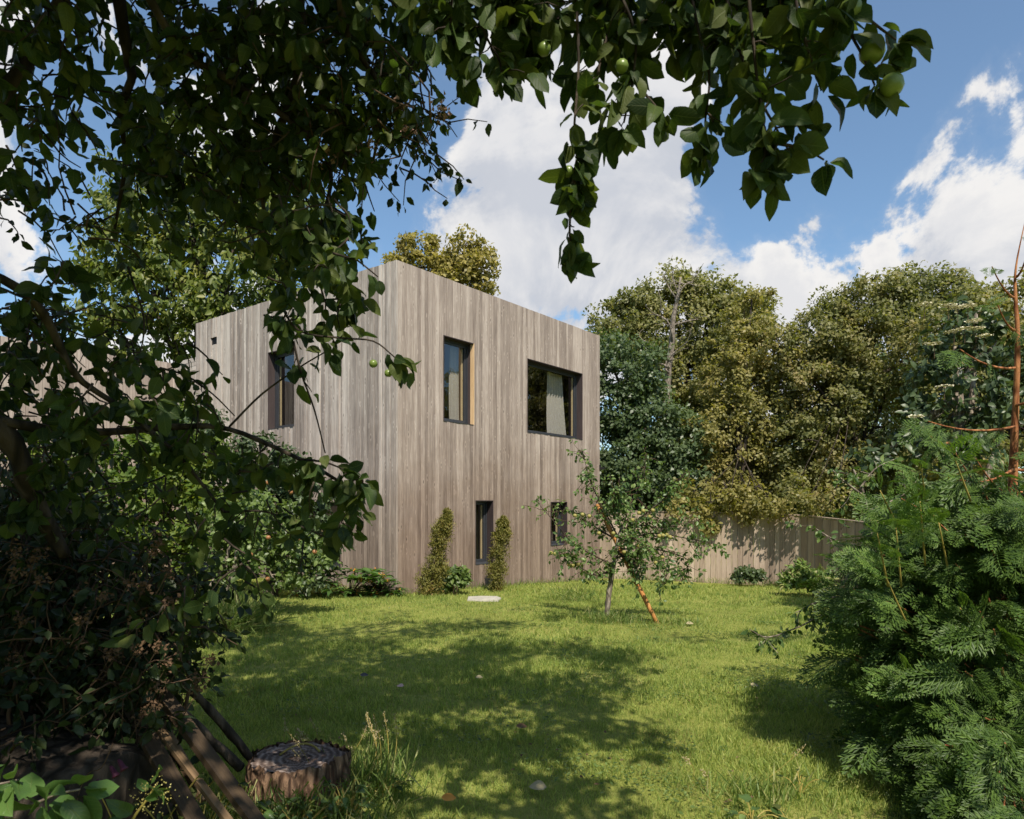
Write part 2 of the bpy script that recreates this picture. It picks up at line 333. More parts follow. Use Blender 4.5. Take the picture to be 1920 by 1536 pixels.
M['leaf_red'] = mat_leaf('orchard_leaf', [(.05, .085, .025), (.09, .14, .035), (.14, .20, .055), (.19, .25, .08)], .35, False, .4)
M['leaf_yellow'] = mat_leaf('yellow_hedge_leaf', [(.045, .085, .015), (.08, .13, .02), (.13, .18, .028), (.2, .2, .04)], .4, False, .5, patch=.4)
M['leaf_dark'] = mat_leaf('dark_shrub_leaf', [(.03, .05, .022), (.055, .085, .035), (.085, .12, .05)], .25, False, .4)
M['leaf_chest'] = mat_leaf('chestnut_leaf', [(.045, .07, .015), (.085, .12, .025), (.14, .17, .035), (.21, .21, .05)], .35, False, .45, patch=.4)
M['leaf_roof'] = mat_leaf('yellowing_leaf', [(.15, .13, .03), (.25, .215, .055), (.34, .28, .08)], .35, False, .5)
M['leaf_olive'] = mat_leaf('olive_leaf', [(.085, .10, .033), (.145, .155, .05), (.22, .215, .075), (.29, .25, .105)], .4, False, .5, patch=.5)
M['leaf_gold'] = mat_leaf('golden_leaf', [(.11, .115, .032), (.19, .18, .052), (.275, .245, .08), (.33, .26, .105)], .4, False, .5, patch=.4)
M['leaf_haw'] = mat_leaf('hawthorn_leaf', [(.075, .095, .032), (.14, .15, .05), (.215, .205, .072), (.30, .235, .105)], .4, False, .5, patch=.6)
M['leaf_green'] = mat_leaf('green_tree_leaf', [(.05, .08, .034), (.085, .125, .055), (.135, .175, .08)], .35, False, .4, patch=.4)
M['thuja'] = mat_leaf('thuja_scale', [(.03, .062, .015), (.06, .11, .022), (.09, .155, .028), (.13, .20, .038)], .3, False, .5, patch=.3)
M['thuja_tip'] = mat_leaf('thuja_young_scale', [(.07, .14, .03), (.11, .19, .04), (.16, .24, .055)], .3, False, .5)
M['yew'] = mat_leaf('column_conifer_needle', [(.08, .085, .018), (.13, .13, .025), (.18, .16, .035), (.3, .14, .05)], .2, False, .6, patch=.5)
M['grass'] = mat_leaf('grass_blade', [(.32, .24, .12), (.15, .22, .055), (.23, .305, .075), (.31, .375, .095), (.39, .425, .13), (.45, .41, .17)], .45, False, .6, (1.3, 1.35, .7), patch=.35, spec=.2, ps=1.6)
M['grass_long'] = mat_leaf('long_grass_blade', [(.08, .14, .03), (.13, .2, .045), (.2, .27, .07), (.36, .33, .15)], .35, False, .5)
M['seed'] = mat_plain('grass_seed', (.42, .35, .2), .8, .2)
M['dry'] = mat_plain('dry_petals', (.12, .075, .045), .9, .1, .4)
M['pink'] = mat_plain('faded_pink_petals', (.5, .33, .28), .8, .2, .2)
M['purple'] = mat_plain('foxglove_petal', (.075, .016, .04), .6, .3, .3)
M['white'] = mat_plain('cream_flower', (.7, .66, .48), .8, .2, .1)
M['fruit'] = mat_plain('green_apple', (.14, .20, .045), .35, .5, .3, 30)
M['fruit_y'] = mat_plain('yellow_apple', (.27, .24, .07), .5, .3, .5, 14)
M['fruit_r'] = mat_plain('blushed_apple', (.28, .13, .05), .4, .4, .6, 14)
M['fallen'] = mat_plain('fallen_leaf', (.28, .24, .14), .7, .3, .3)
M['orange'] = mat_plain('orange_leaf', (.55, .24, .04), .7, .3, .3)

def mat_ground():
    m, N, L = newmat('turf_soil'); g = nd(N, 'ShaderNodeNewGeometry'); a = noise(N, L, g.outputs['Position'], .9, 5, .6); b_ = noise(N, L, g.outputs['Position'], 24, 5, .7)
    f = mth(N, L, 'ADD', mth(N, L, 'MULTIPLY', a.outputs['Fac'], .6), mth(N, L, 'MULTIPLY', b_.outputs['Fac'], .4))
    c = ramp(N, L, f, [(.3, (.13, .135, .035)), (.5, (.2, .22, .05)), (.68, (.29, .27, .09))])
    b = princ(N, L, c, .95, .1, bumpn(N, L, b_.outputs['Fac'], .6, .03)); out(N, L, b.outputs[0]); return m
M['ground'] = mat_ground()
def mat_glass():
    m, N, L = newmat('window_glass'); t = nd(N, 'ShaderNodeBsdfTransparent'); t.inputs[0].default_value = (.93, .93, .92, 1)
    g = nd(N, 'ShaderNodeBsdfGlossy'); g.inputs['Roughness'].default_value = .0; g.inputs[0].default_value = (.95, .97, 1, 1)
    f = nd(N, 'ShaderNodeFresnel'); f.inputs[0].default_value = 1.6; mx = nd(N, 'ShaderNodeMixShader')
    ge = nd(N, 'ShaderNodeNewGeometry'); L.new(mth(N, L, 'MULTIPLY', mth(N, L, 'ADD', f.outputs[0], .05), mth(N, L, 'SUBTRACT', 1.0, ge.outputs['Backfacing'])), mx.inputs[0]); L.new(t.outputs[0], mx.inputs[1]); L.new(g.outputs[0], mx.inputs[2]); out(N, L, mx.outputs[0]); return m
M['glass'] = mat_glass()

# ------------------------------------------------------------------ ground
def ground():
    ax = np.unique(np.concatenate([np.linspace(-16, 16, 90), [-400, -200, -100, -50, -30, -22, 22, 30, 50, 100, 200, 400]]))
    ay = np.unique(np.concatenate([np.linspace(-6, 26, 90), [-400, -200, -100, -50, -30, -18, -10, 32, 40, 60, 100, 200, 400, 600]]))
    X, Y = np.meshgrid(ax, ay); Z = gz(X, Y); Z = np.maximum(Z, -1.4); n = len(ax)
    i = (np.arange(len(ay) - 1)[:, None] * n + np.arange(n - 1)[None]).ravel()
    MB().add(np.stack([X, Y, Z], -1).reshape(-1, 3), np.stack([i, i + 1, i + n + 1, i + n], -1)).build('ground', M['ground'], None, True, kind='structure')
ground()

# ------------------------------------------------------------------ house
ER = np.array([.6143, .7891]); EL = np.array([-.7891, .6143]); CX = np.array([-2.05, 12.2])
HB = -.75; HT = 5.97
rs = random.Random(7)
house = thing('timber_house', (CX[0], CX[1], 0), 'two-storey grey larch clad house with small deep-set windows standing on the lawn', 'house')
class Face:
    """wall plane: x along the wall, y into the wall, z up"""
    def __init__(s, o, d): s.o = np.array(o, float); s.d = np.array(d, float); s.a = math.atan2(d[1], d[0]); s.n = np.array([-d[1], d[0]])
    def loc(s, u, y=0, z=0): q = s.o + s.d * u + s.n * y; return np.array([q[0], q[1], z])
    def put(s, mb, name, mat, parent, u, y, z, smooth=False, **pr):
        o = mb.build(name, mat, None, smooth, origin=np.zeros(3), **pr); w = Vector(s.loc(u, y, z)); o.parent = parent
        par = parent; off = Vector((0, 0, 0)); rot = 0
        while par is not None: off = off + (par.location if rot_of(par) == 0 else Vector((0, 0, 0))); rot = rot or rot_of(par); par = par.parent
        if rot_of(parent):   # parent part sits in the same wall frame
            o.location = (u - parent['_u'], y - parent['_y'], z - parent['_z'])
        else:
            o.location = w - Vector(parent.location); o.rotation_euler = (0, 0, s.a)
        o['_u'] = u; o['_y'] = y; o['_z'] = z
        return o
def rot_of(o): return o.rotation_euler[2]
FR = Face(CX, ER); LL = 7.06
FL = Face(CX + EL * LL, -EL)
def clad(face, U, z0, z1, holes, mat, parent, bw=.145, var=.012, alt=False):
    u = 0.0; k = 0
    while u < U - .03:
        w = bw * rs.uniform(.9, 1.1) if not alt else (bw * rs.choice((.7, 1.0, 1.15))); w = min(w, U - u)
        if U - u - w < .05: w = U - u
        cuts = {u, u + w}
        for (a, b, c, d) in holes:
            for e in (a, b):
                if u < e < u + w: cuts.add(e)
        cuts = sorted(cuts)
        th = .022 + rs.uniform(0, var) + (rs.choice((0, .014)) if alt else 0)
        for i in range(len(cuts) - 1):
            a0, a1 = cuts[i], cuts[i + 1]
            if a1 - a0 < .004: continue
            segs = [(z0, z1)]
            for (a, b, c, d) in holes:
                if a0 >= a - 1e-6 and a1 <= b + 1e-6:
                    segs = [q for s_ in segs for q in ((s_[0], min(c, s_[1])), (max(d, s_[0]), s_[1])) if q[1] - q[0] > .01]
            g0 = .0025 if i == 0 else 0; g1 = .0025 if i == len(cuts) - 2 else 0
            for (c, d) in segs:
                mb = MB(); W_ = a1 - a0 - g0 - g1; b = .003
                v = [(0, 0, 0), (0, -th + b, 0), (b, -th, 0), (W_ - b, -th, 0), (W_, -th + b, 0), (W_, 0, 0)]; v = v + [(x, y, d - c) for x, y, _ in v]
                mb.add(v, [np.array([[j, (j + 1) % 6, (j + 1) % 6 + 6, j + 6] for j in range(6)])[:, ::-1], np.array([[0, 1, 2, 3, 4, 5], [11, 10, 9, 8, 7, 6]])])
                face.put(mb, 'board', mat, parent, a0 + g0, 0, c)
        u += w; k += 1
def shell(face, U, z0, z1, holes, parent, y0=.004, y1=.16):
    """wall core behind the boards, with the openings left free"""
    us = sorted({0, U} | {h[0] for h in holes} | {h[1] for h in holes}); mb = MB()
    for a, b in zip(us, us[1:]):
        segs = [(z0, z1)]
        for h in holes:
            if a >= h[0] - 1e-6 and b <= h[1] + 1e-6: segs = [q for s_ in segs for q in ((s_[0], min(h[2], s_[1])), (max(h[3], s_[0]), s_[1])) if q[1] - q[0] > .01]
        for c, d in segs: mb.box((a, y0, c), (b, y1, d))
    face.put(mb, 'wall_core', M['backing'], parent, 0, 0, 0)
def wave_curtain(face, u0, u1, z0, z1, y, label, lean=0.):
    n = 60; t = np.linspace(0, 1, n); rows = 7; V = []
    for r in range(rows):
        q = r / (rows - 1); z = z0 + (z1 - z0) * q
        for a in t:
            uu = u0 + (u1 - u0) * (a if lean == 0 else a * (1 - lean * q)); yy = y + .03 * math.sin(a * 38 + .6 * math.sin(q * 4)) * (1.1 - .4 * q)
            V.append(face.loc(uu, yy, z))
    i = (np.arange(rows - 1)[:, None] * n + np.arange(n - 1)[None]).ravel()
    o0 = face.loc(u0, y, z0)
    MB().add(np.array(V), np.stack([i, i + 1, i + n + 1, i + n], -1)).build('curtain', M['curtain'], None, True, origin=o0, label=label, category='curtain')
def window(face, u0, u1, z0, z1, label, fresh=False, sash=True, fr_side=1):
    dep = .21
    w = MB(); f = .045; a = .13; b = .19
    # outer frame, set back in the reveal
    for (c, d, e, g) in ((u0, u0 + f, z0, z1), (u1 - f, u1, z0, z1), (u0 + f, u1 - f, z0, z0 + f), (u0 + f, u1 - f, z1 - f, z1)):
        w.box((c - u0, a - a, e - z0), (d - u0, b - a, g - z0))
    win = face.put(w, 'window', M['frame'], house, u0, a, z0, label=label)
    s = MB(); i0 = f + .004; g = .04
    for (c, d, e, h) in ((i0, i0 + g, i0, z1 - z0 - i0), (u1 - u0 - i0 - g, u1 - u0 - i0, i0, z1 - z0 - i0), (i0 + g, u1 - u0 - i0 - g, i0, i0 + g), (i0 + g, u1 - u0 - i0 - g, z1 - z0 - i0 - g, z1 - z0 - i0)):
        s.box((c, 0, e), (d, .045, h))
    face.put(s, 'sash', M['frame'], win, u0, a + .02, z0)
    p = MB(); i1 = i0 + g - .01; p.box((0, 0, 0), (u1 - u0 - 2 * i1, .006, z1 - z0 - 2 * i1))
    face.put(p, 'pane', M['glass'], win, u0 + i1, a + .04, z0 + i1)
    tm = MB(); i2 = i0 + g + .0
    for (c, d, e, h) in ((i2, i2 + .03, i2, z1 - z0 - i2), (u1 - u0 - i2 - .03, u1 - u0 - i2, i2, z1 - z0 - i2)): tm.box((c, 0, e), (d, .03, h))
    face.put(tm, 'inner_trim', M['trim'], win, u0, a + .07, z0)
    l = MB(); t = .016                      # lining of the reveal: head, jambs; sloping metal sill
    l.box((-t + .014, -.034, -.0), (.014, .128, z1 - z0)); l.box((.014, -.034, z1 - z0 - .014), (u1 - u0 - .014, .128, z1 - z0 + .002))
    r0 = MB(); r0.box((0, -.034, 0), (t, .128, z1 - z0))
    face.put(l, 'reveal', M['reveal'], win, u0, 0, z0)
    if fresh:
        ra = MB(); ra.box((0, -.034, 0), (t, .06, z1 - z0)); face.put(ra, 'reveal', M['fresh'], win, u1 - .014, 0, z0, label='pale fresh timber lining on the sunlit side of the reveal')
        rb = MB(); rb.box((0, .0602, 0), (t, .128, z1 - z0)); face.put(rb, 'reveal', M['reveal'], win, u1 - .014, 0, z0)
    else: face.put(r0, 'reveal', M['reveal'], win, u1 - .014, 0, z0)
    si = MB(); v = [(.016, -.036, 0), (u1 - u0 - .016, -.036, 0), (u1 - u0 - .016, .13, .02), (.016, .13, .02)]
    v = v + [(x, y, z + .008) for x, y, z in v]; si.add(v, np.array([[0, 3, 2, 1], [4, 5, 6, 7], [0, 1, 5, 4], [1, 2, 6, 5], [2, 3, 7, 6], [3, 0, 4, 7]])); face.put(si, 'sill', M['frame'], win, u0, 0, z0)
    return win
HR = [(1.16, 2.05, 3.21, 4.86), (3.86, 6.16, 3.21, 4.86), (2.09, 2.66, .38, 1.69), (4.78, 5.47, .63, 1.66)]
HL = [(LL - 4.01, LL - 3.05, 3.21, 4.86), (LL - 2.55, LL - 1.57, .38, 1.66)]
VENT = (LL - 6.37, LL - 6.12, 5.345, 5.52)
clad(FR, 7.0, HB, HT, HR, M['clad'], house, .098)
clad(FL, LL + .022, HB, HT, HL + [VENT], M['clad_left'], house, .104, .010, True)
shell(FR, 7.0, HB, HT - .02, HR, house); shell(FL, LL - .17, HB, HT - .02, HL + [VENT], house)
def whouse(name, mat, fn, **pr):
    mb = MB(); fn(mb); return FR.put(mb, name, mat, house, 0, 0, 0, **pr)
whouse('back_wall', M['backing'], lambda m: (m.box((6.84, .164, HB), (7.0, 7.06, HT - .02)), m.box((0.2, 6.9, HB), (6.836, 7.06, HT - .02))))
whouse('roof', M['roof'], lambda m: m.box((.17, .17, HT - .3), (6.83, 6.89, HT - .15)))
whouse('inner_wall', M['plaster'], lambda m: (m.box((.166, 3.2, -.1), (6.83, 3.3, HT - .31)), m.box((3.0, .17, -.1), (3.1, 3.19, HT - .31)), m.box((.17, .17, 2.55), (2.99, 3.19, 2.75)), m.box((3.11, .17, 2.55), (6.83, 3.19, 2.75))))
whouse('parapet_cap', M['clad'], lambda m: (m.box((.0, .002, HT - .018), (6.998, .17, HT - .004)), m.box((.002, .172, HT - .018), (.17, 7.05, HT - .004))))
cg = window(FR, *HR[0], 'tall upper window with pale timber on one side of its reveal', fresh=True)
window(FR, *HR[1], 'large square upper window with a drawn-back curtain'); window(FR, *HR[2], 'narrow low window between the two columnar conifers'); window(FR, *HR[3], 'small low window behind the staked apple tree')
window(FL, *HL[0], 'tall upper window in the end wall'); window(FL, *HL[1], 'low window half hidden by shrubs')
wave_curtain(FR, 5.15, 5.98, 3.3, 4.8, .34, 'pale green curtain gathered behind the large upper window', .25)
wave_curtain(FR, 1.72, 1.98, 3.3, 4.8, .34, 'pale curtain behind the tall window with orange reveal')
wave_curtain(FR, 1.25, 1.5, 3.3, 4.8, .42, 'grey-green curtain behind the left edge of the tall sunlit window')
wave_curtain(FL, LL - 3.45, LL - 3.15, 3.3, 4.6, .36, 'pale curtain behind the tall window of the shaded end wall', .4)
vm = MB(); vm.box((0, 0, 0), (.25, .012, .175)); vent = FL.put(vm, 'vent', M['black'], house, VENT[0], .02, VENT[2], label='small square black louvred vent high on the wall')
for i in range(6):
    q = MB(); q.add([(.01, -.03, .01), (.24, -.03, .01), (.24, -.005, .03), (.01, -.005, .03), (.01, -.03, .014), (.24, -.03, .014), (.24, -.005, .034), (.01, -.005, .034)], np.array([[0, 3, 2, 1], [4, 5, 6, 7], [0, 1, 5, 4], [1, 2, 6, 5], [2, 3, 7, 6], [3, 0, 4, 7]]))
    FL.put(q, 'slat', M['frame'], vent, VENT[0], .02, VENT[2] + i * .027)
# link and rear wing
LK = Face(CX + EL * 8.16, -EL)
clad(LK, 1.10, HB, 4.85, [], M['clad_left'], house, .15)
for i in range(3):
    q = MB(); q.box((0, -.03 - i * .004, 0), (1.095, 0, .098)); LK.put(q, 'board', M['clad_left'], house, 0, 0, 4.86 + i * .102)
WG0 = CX + EL * 8.16; WGL = 6.6; FW = Face(WG0 - ER * WGL, ER)
clad(FW, WGL, HB, 5.14, [], M['clad'], house, .150)
MBs = MB(); MBs.box((0, .004, HB), (1.1, 2.6, 5.1)); LK.put(MBs, 'link_wall', M['backing'], house, 0, 0, 0)
MBs = MB(); MBs.box((0, .004, HB), (WGL + 3.0, 3.2, 5.1)); FW.put(MBs, 'wing_wall', M['backing'], house, 0, 0, 0)
# things fixed to the house / roof
sp = thing('solar_panel', FR.loc(1.6, 1.2, HT - .15), 'low metal framed panel lying on the roof behind the parapet', 'solar panel')
q = MB(); q.box((0, 0, .58), (1.3, .03, .61)); q.box((0, .5, .60), (1.3, .53, .63)); FR.put(q, 'rail', M['stone'], sp, 1.6, 1.2, HT - .15)
q = MB(); q.box((0.03, .032, .585), (1.27, .498, .60)); FR.put(q, 'panel', M['black'], sp, 1.6, 1.2, HT - .15)
q = MB(); [q.box((x, y, 0), (x + .03, y + .03, .575)) for x in (.02, 1.24) for y in (.0, .5)]; FR.put(q, 'leg', M['stone'], sp, 1.6, 1.2, HT - .15)
wl = thing('wall_light', FR.loc(6.96, 0, 2.5), 'small black wall light fixed at the corner of the house', 'wall light')
q = MB(); q.box((0, -.06, 0), (.05, -.036, .12)); FR.put(q, 'bracket', M['black'], wl, 6.97, 0, 2.5)
q = MB(); q.box((-.01, -.15, .0), (.08, -.062, .06)); FR.put(q, 'lamp_head', M['black'], wl, 6.97, 0, 2.5)

# ------------------------------------------------------------------ fence
fpts = [(2.3, 18.45, 1.40), (4.3, 18.15, 1.37), (6.5, 17.55, 1.34), (7.2, 17.0, 1.30), (7.75, 14.8, 1.18), (8.3, 12.5, 1.15), (8.7, 9.5, 1.15)]
fence = thing('timber_fence', (6.5, 17.5, float(gz(6.5, 17.5))), 'close-boarded weathered timber fence along the back of the lawn under overhanging trees', 'fence')
def fseg(mb, f, name, mat, u, y, z): f.put(mb, name, mat, fence, u, y, z)
for a, b in zip(fpts, fpts[1:]):
    d = np.array(b[:2]) - np.array(a[:2]); ln = np.linalg.norm(d); f = Face(a[:2], d / ln); n = max(1, round(ln / .135)); w = ln / n
    for i in range(n):
        zt = a[2] + (b[2] - a[2]) * (i + .5) / n + rs.uniform(-.008, .008); g = float(gz(*(f.loc(i * w)[:2]))) - .1; th = .018 + (i % 2) * .014 + rs.uniform(0, .004)
        q = MB(); q.box((0, -th, 0), (w - .006, 0, zt - g)); fseg(q, f, 'board', M['fence'], i * w, 0, g)
    for zz in (.2, .95): q = MB(); q.box((0, .002, 0), (ln, .05, .09)); fseg(q, f, 'rail', M['fence'], 0, 0, zz)
    q = MB(); q.add([(0, -.04, 0), (ln, -.04, b[2] - a[2]), (ln, .05, b[2] - a[2]), (0, .05, 0), (0, -.04, .03), (ln, -.04, b[2] - a[2] + .03), (ln, .05, b[2] - a[2] + .03), (0, .05, .03)], np.array([[0, 3, 2, 1], [4, 5, 6, 7], [0, 1, 5, 4], [1, 2, 6, 5], [2, 3, 7, 6], [3, 0, 4, 7]])); fseg(q, f, 'cap', M['fence'], 0, 0, a[2] + .012)
    q = MB(); q.box((0, .052, 0), (.09, .14, a[2] + .7)); fseg(q, f, 'post', M['fence'], 0, 0, -.7)

# ------------------------------------------------------------------ trees beyond
def blob_tree(name, label, seed, blobs, Yc, mat, leaf, per, barkm, trunk_px, cl=.42, dens=1.0, cat='tree', flat=.75, T=None, spiky=.25, branches=30, trunk_r=.16, group=None, depth=1.0, keep=None, droop=.35):
    """crown of leafy puffs on the shells of several lobes; lobes are (px, py, radius px[, Y])"""
    rng = np.random.default_rng(seed); base = G(trunk_px, Yc); t = thing(name, base, label, cat, group)
    LV = Leaves(rng); wood = MB(); cs = []; rs_ = []; outs = []
    for bl in blobs:
        Y = bl[3] if len(bl) > 3 else Yc; c = P(bl[0], bl[1], Y); r = bl[2] / F_ * Y
        n = max(4, int(dens * 6.8 * (r / cl) ** 2)); leaf_ = leaf * 1.12; o = rvec(rng, n); o[:, 1] *= depth
        o[:, 2] = np.where(o[:, 2] < -.5, o[:, 2] * .6, o[:, 2])
        rr = r * (1 - rng.random(n) ** 2.0 * .45) * (1 + rng.normal(size=n) * .07)
        sp_ = rng.random(n) < .12; rr[sp_] *= 1 + spiky * rng.random(sp_.sum())
        cs.append(c + o * rr[:, None]); rs_.append(cl * rng.uniform(.45, 1.15, n) * np.where(sp_, .5, 1)); outs.append(o)
    cs = np.vstack(cs); rs_ = np.concatenate(rs_); outs = np.vstack(outs)
    g = gz(cs[:, 0], cs[:, 1]) + .15; cs[:, 2] = np.maximum(cs[:, 2], g + rng.random(len(cs)) * .3)
    LV.cloud(cs, rs_, per, leaf_, flat, out=outs, droop=droop)
    top = np.mean([P(b[0], b[1], b[3] if len(b) > 3 else Yc) for b in blobs], 0)
    tr = smooth_path([base - [0, 0, .3], base * .5 + top * .5 + rng.normal(size=3) * .15, top]); wood.tube(tr, np.linspace(trunk_r, trunk_r * .45, len(tr)), 8, wob=.1, rng=rng)
    t_ = wood.build('trunk', barkm, t, True); wood = MB()
    for b in blobs:
        c = P(b[0], b[1], b[3] if len(b) > 3 else Yc); k = tr[rng.integers(len(tr) // 3, len(tr))]; lim = .4 if len(b) < 4 else .1; pth = bez(k, c, (0, 0, .2 * rng.normal()), 6); wood.tube(pth, np.linspace(trunk_r * lim, trunk_r * lim * .4, 6), 5)
        r = b[2] / F_ * Yc
        for _ in range(max(2, branches // len(blobs))):
            wood.tube(wander(rng, pth[rng.integers(2, 6)], rvec(rng, 1)[0] + [0, 0, .3], r * rng.uniform(.8, 1.15), 6, -.02, .22), np.linspace(trunk_r * .14, .006, 6), 4)
    wood.build('branch', barkm, t, True)
    LV.build(T or FAR, 'crown', mat, t, keep=keep); return t, rng
bt = 'trees and tall shrubs behind the fence'
blob_tree('broadleaf_tree', 'dark green bushy tree growing tight against the corner of the house behind the fence', 11,
          [(1175, 700, 70), (1150, 780, 60), (1215, 790, 75), (1170, 870, 75), (1240, 890, 70), (1140, 930, 50), (1275, 840, 60), (1230, 930, 50), (1300, 920, 50), (1135, 660, 40)], 20, M['leaf_green'], .11, 80, M['bark'], 1190, .42, 1.3, group=bt)
blob_tree('broadleaf_tree', 'olive green tree with a feathery top behind the bleached bare limb', 12,
          [(1160, 610, 52), (1215, 575, 48), (1260, 535, 34), (1330, 560, 50), (1390, 590, 46), (1230, 640, 66), (1310, 640, 66), (1380, 660, 60), (1150, 650, 45), (1300, 720, 70), (1240, 720, 60), (1330, 790, 60), (1280, 800, 55), (1370, 760, 50), (1290, 555, 36), (1370, 565, 40), (1180, 575, 34), (1420, 590, 40)], 23.5, M['leaf_olive'], .12, 70, M['bark'], 1280, .42, 1.15, group=bt, spiky=.6, branches=70)
blob_tree('broadleaf_tree', 'golden brown tree in the middle of the row behind the fence', 13,
          [(1400, 620, 48), (1440, 680, 60), (1380, 720, 70), (1430, 790, 72), (1350, 810, 70), (1390, 880, 75), (1330, 900, 55), (1450, 900, 55), (1480, 740, 45), (1410, 560, 26), (1400, 940, 40), (1320, 958, 20, 17.7), (1275, 950, 20, 17.9), (1365, 945, 22, 17.6), (1425, 940, 20, 17.3), (1395, 962, 12, 17.5), (1330, 985, 11, 17.8), (1455, 950, 14, 17.2), (1300, 925, 24, 18.6), (1400, 915, 26, 18.4)], 20, M['leaf_gold'], .10, 74, M['bark'], 1405, .38, 1.2, group=bt, spiky=.55, branches=60)
blob_tree('hawthorn_tree', 'broad domed hawthorn rising above the bend in the fence', 14,
          [(1640, 585, 72), (1720, 570, 62), (1565, 640, 74), (1510, 690, 52), (1640, 690, 110), (1550, 760, 92), (1660, 800, 115), (1500, 830, 66), (1580, 870, 85), (1500, 910, 48), (1680, 910, 95), (1590, 945, 45), (1510, 945, 22, 16.4), (1560, 940, 24, 15.4), (1490, 920, 26, 17.4), (1460, 650, 36), (1790, 590, 55), (1580, 575, 40), (1680, 545, 44), (1760, 550, 46), (1540, 610, 40)], 19, M['leaf_haw'], .095, 70, M['bark'], 1620, .38, 1.2, group=bt, spiky=.35, branches=60)
blob_tree('broadleaf_tree', 'tall dark green tree at the far end of the fence behind the elder', 15,
          [(1800, 620, 85), (1880, 620, 95), (1960, 640, 110), (1830, 720, 105), (1950, 780, 120), (1800, 840, 100), (1900, 900, 110), (2050, 760, 120)], 16.5, M['leaf_haw'], .10, 60, M['bark'], 1880, .38, 1.0, group=bt)
blob_tree('elder_bush', 'elder with flat cream flower heads rising over the thuja', 16,
          [(1830, 590, 40), (1790, 650, 45), (1870, 660, 55), (1760, 730, 50), (1840, 760, 60), (1720, 800, 45), (1900, 740, 60), (1790, 850, 60), (1660, 850, 36)], 10.5, M['leaf_dark'], .11, 34, M['bark_pale'], 1830, .26, .7, cat='shrub', T=MID)
rng = np.random.default_rng(99); el = [o for o in COL.objects if o.name == 'elder_bush'][0]
for px, py in [(1793, 553), (1815, 549), (1735, 547), (1777, 549), (1825, 578), (1812, 592), (1832, 592), (1790, 597), (1750, 621), (1843, 606), (1720, 757), (1770, 700)]:
    c = P(px + rng.integers(-4, 4), py + 25, 10.0 - rng.random() * .4); q = MB(); a_ = rng.uniform(0, 6.28, 150); r_ = rng.random(150) ** .5 * .10; o = np.stack([np.cos(a_) * r_, np.sin(a_) * r_, .02 - r_ ** 2 * 1.2 + rng.normal(size=150) * .004], 1); q.inst(tmpl_far(1., 0), c + o, rvec(rng, 150) * [1, 1, .1], np.tile([0, -.3, 1.], (150, 1)) + rvec(rng, 150) * .3, .034)
    MB().tube([c - [0, 0, .2], c - [0, 0, .01]], .005, 4).build('stem', M['twig'], el); q.build('flower_head', M['white'], el, kind='stuff')
blob_tree('shrub_thicket', 'dark thicket of low branches filling the gap behind the fence', 17,
          [(x, 915 + (i % 3) * 8, 62, 22.5) for i, x in enumerate(range(1130, 1700, 48))] + [(x, 830 + (i % 3) * 14, 60, 24.5) for i, x in enumerate(range(1130, 1700, 56))] + [(x, y, 80, 24) for x in range(1560, 2100, 90) for y in (700, 800, 890)], 22.5, M['leaf_green'], .14, 50, M['bark'], 1400, .5, .8, cat='shrub', group=None)
rg = np.random.default_rng(70); LV = Leaves(rg); hw = thing('distant_trees', (0, 60, -1.2), 'far belt of trees hidden behind the house and hedges', 'trees')
xs = np.linspace(-70, 80, 260); LV.cloud(np.stack([xs, 55 + rg.normal(size=260) * 5, rg.uniform(-1, 5.5, 260)], 1), 2.2, 34, .9); LV.build(FAR, 'foliage', M['leaf_green'], hw)
# bleached bare limb
t = thing('dead_tree', G(1255, 21.5), 'bleached bare trunk with forked dead twigs standing among the olive trees', 'dead tree'); rng = np.random.default_rng(5); w = MB()
main = smooth_path([G(1240, 21.5), P(1250, 740, 21.5), P(1258, 660, 21.4), P(1262, 600, 21.3), P(1270, 560, 21.2), P(1276, 520, 21.2)]); w.tube(main, np.linspace(.14, .03, len(main)), 7, wob=.15, rng=rng); w.build('trunk', M['bark_dead'], t, True)
for a, b, r in (((1260, 640), (1215, 590), .04), ((1266, 580), (1300, 530), .035), ((1268, 560), (1245, 515), .03), ((1276, 530), (1310, 510), .02), ((1262, 610), (1310, 600), .03), ((1256, 690), (1210, 640), .045), ((1255, 700), (1290, 640), .04), ((1272, 550), (1262, 500), .02)):
    w = MB(); pth = bez(P(*a, 21.3), P(*b, 21.2), rng.normal(size=3) * .15, 7); w.tube(pth, np.linspace(r, r * .3, 7), 5)
    for _ in range(6): w.tube(wander(rng, pth[rng.integers(2, 7)], rvec(rng, 1)[0] + [0, 0, .5], rng.uniform(.3, .8), 6, 0, .3), np.linspace(r * .35, .006, 6), 4)
    w.build('branch', M['bark_dead'], t, True)
blob_tree('horse_chestnut_tree', 'big horse chestnut behind the house roof seen through the apple boughs', 21,
          [(330, 400, 120), (450, 400, 110), (555, 450, 90), (240, 470, 90), (190, 570, 60), (300, 560, 110), (430, 560, 120), (560, 570, 90), (350, 300, 90), (250, 640, 60), (380, 640, 70), (630, 560, 45), (160, 610, 36), (470, 320, 70)], 23, M['leaf_chest'], .19, 44, M['bark'], 380, .55, .8, T=HEX, spiky=.35, branches=60, trunk_r=.3, droop=.9)
blob_tree('broadleaf_tree', 'yellowing round tree top showing above the roof ridge', 22,
          [(785, 470, 38), (850, 485, 46), (905, 500, 34), (875, 455, 24), (830, 520, 50), (890, 530, 36), (760, 500, 30)], 28, M['leaf_roof'], .15, 50, M['bark'], 840, .42, 1.0, spiky=.4, group=None)
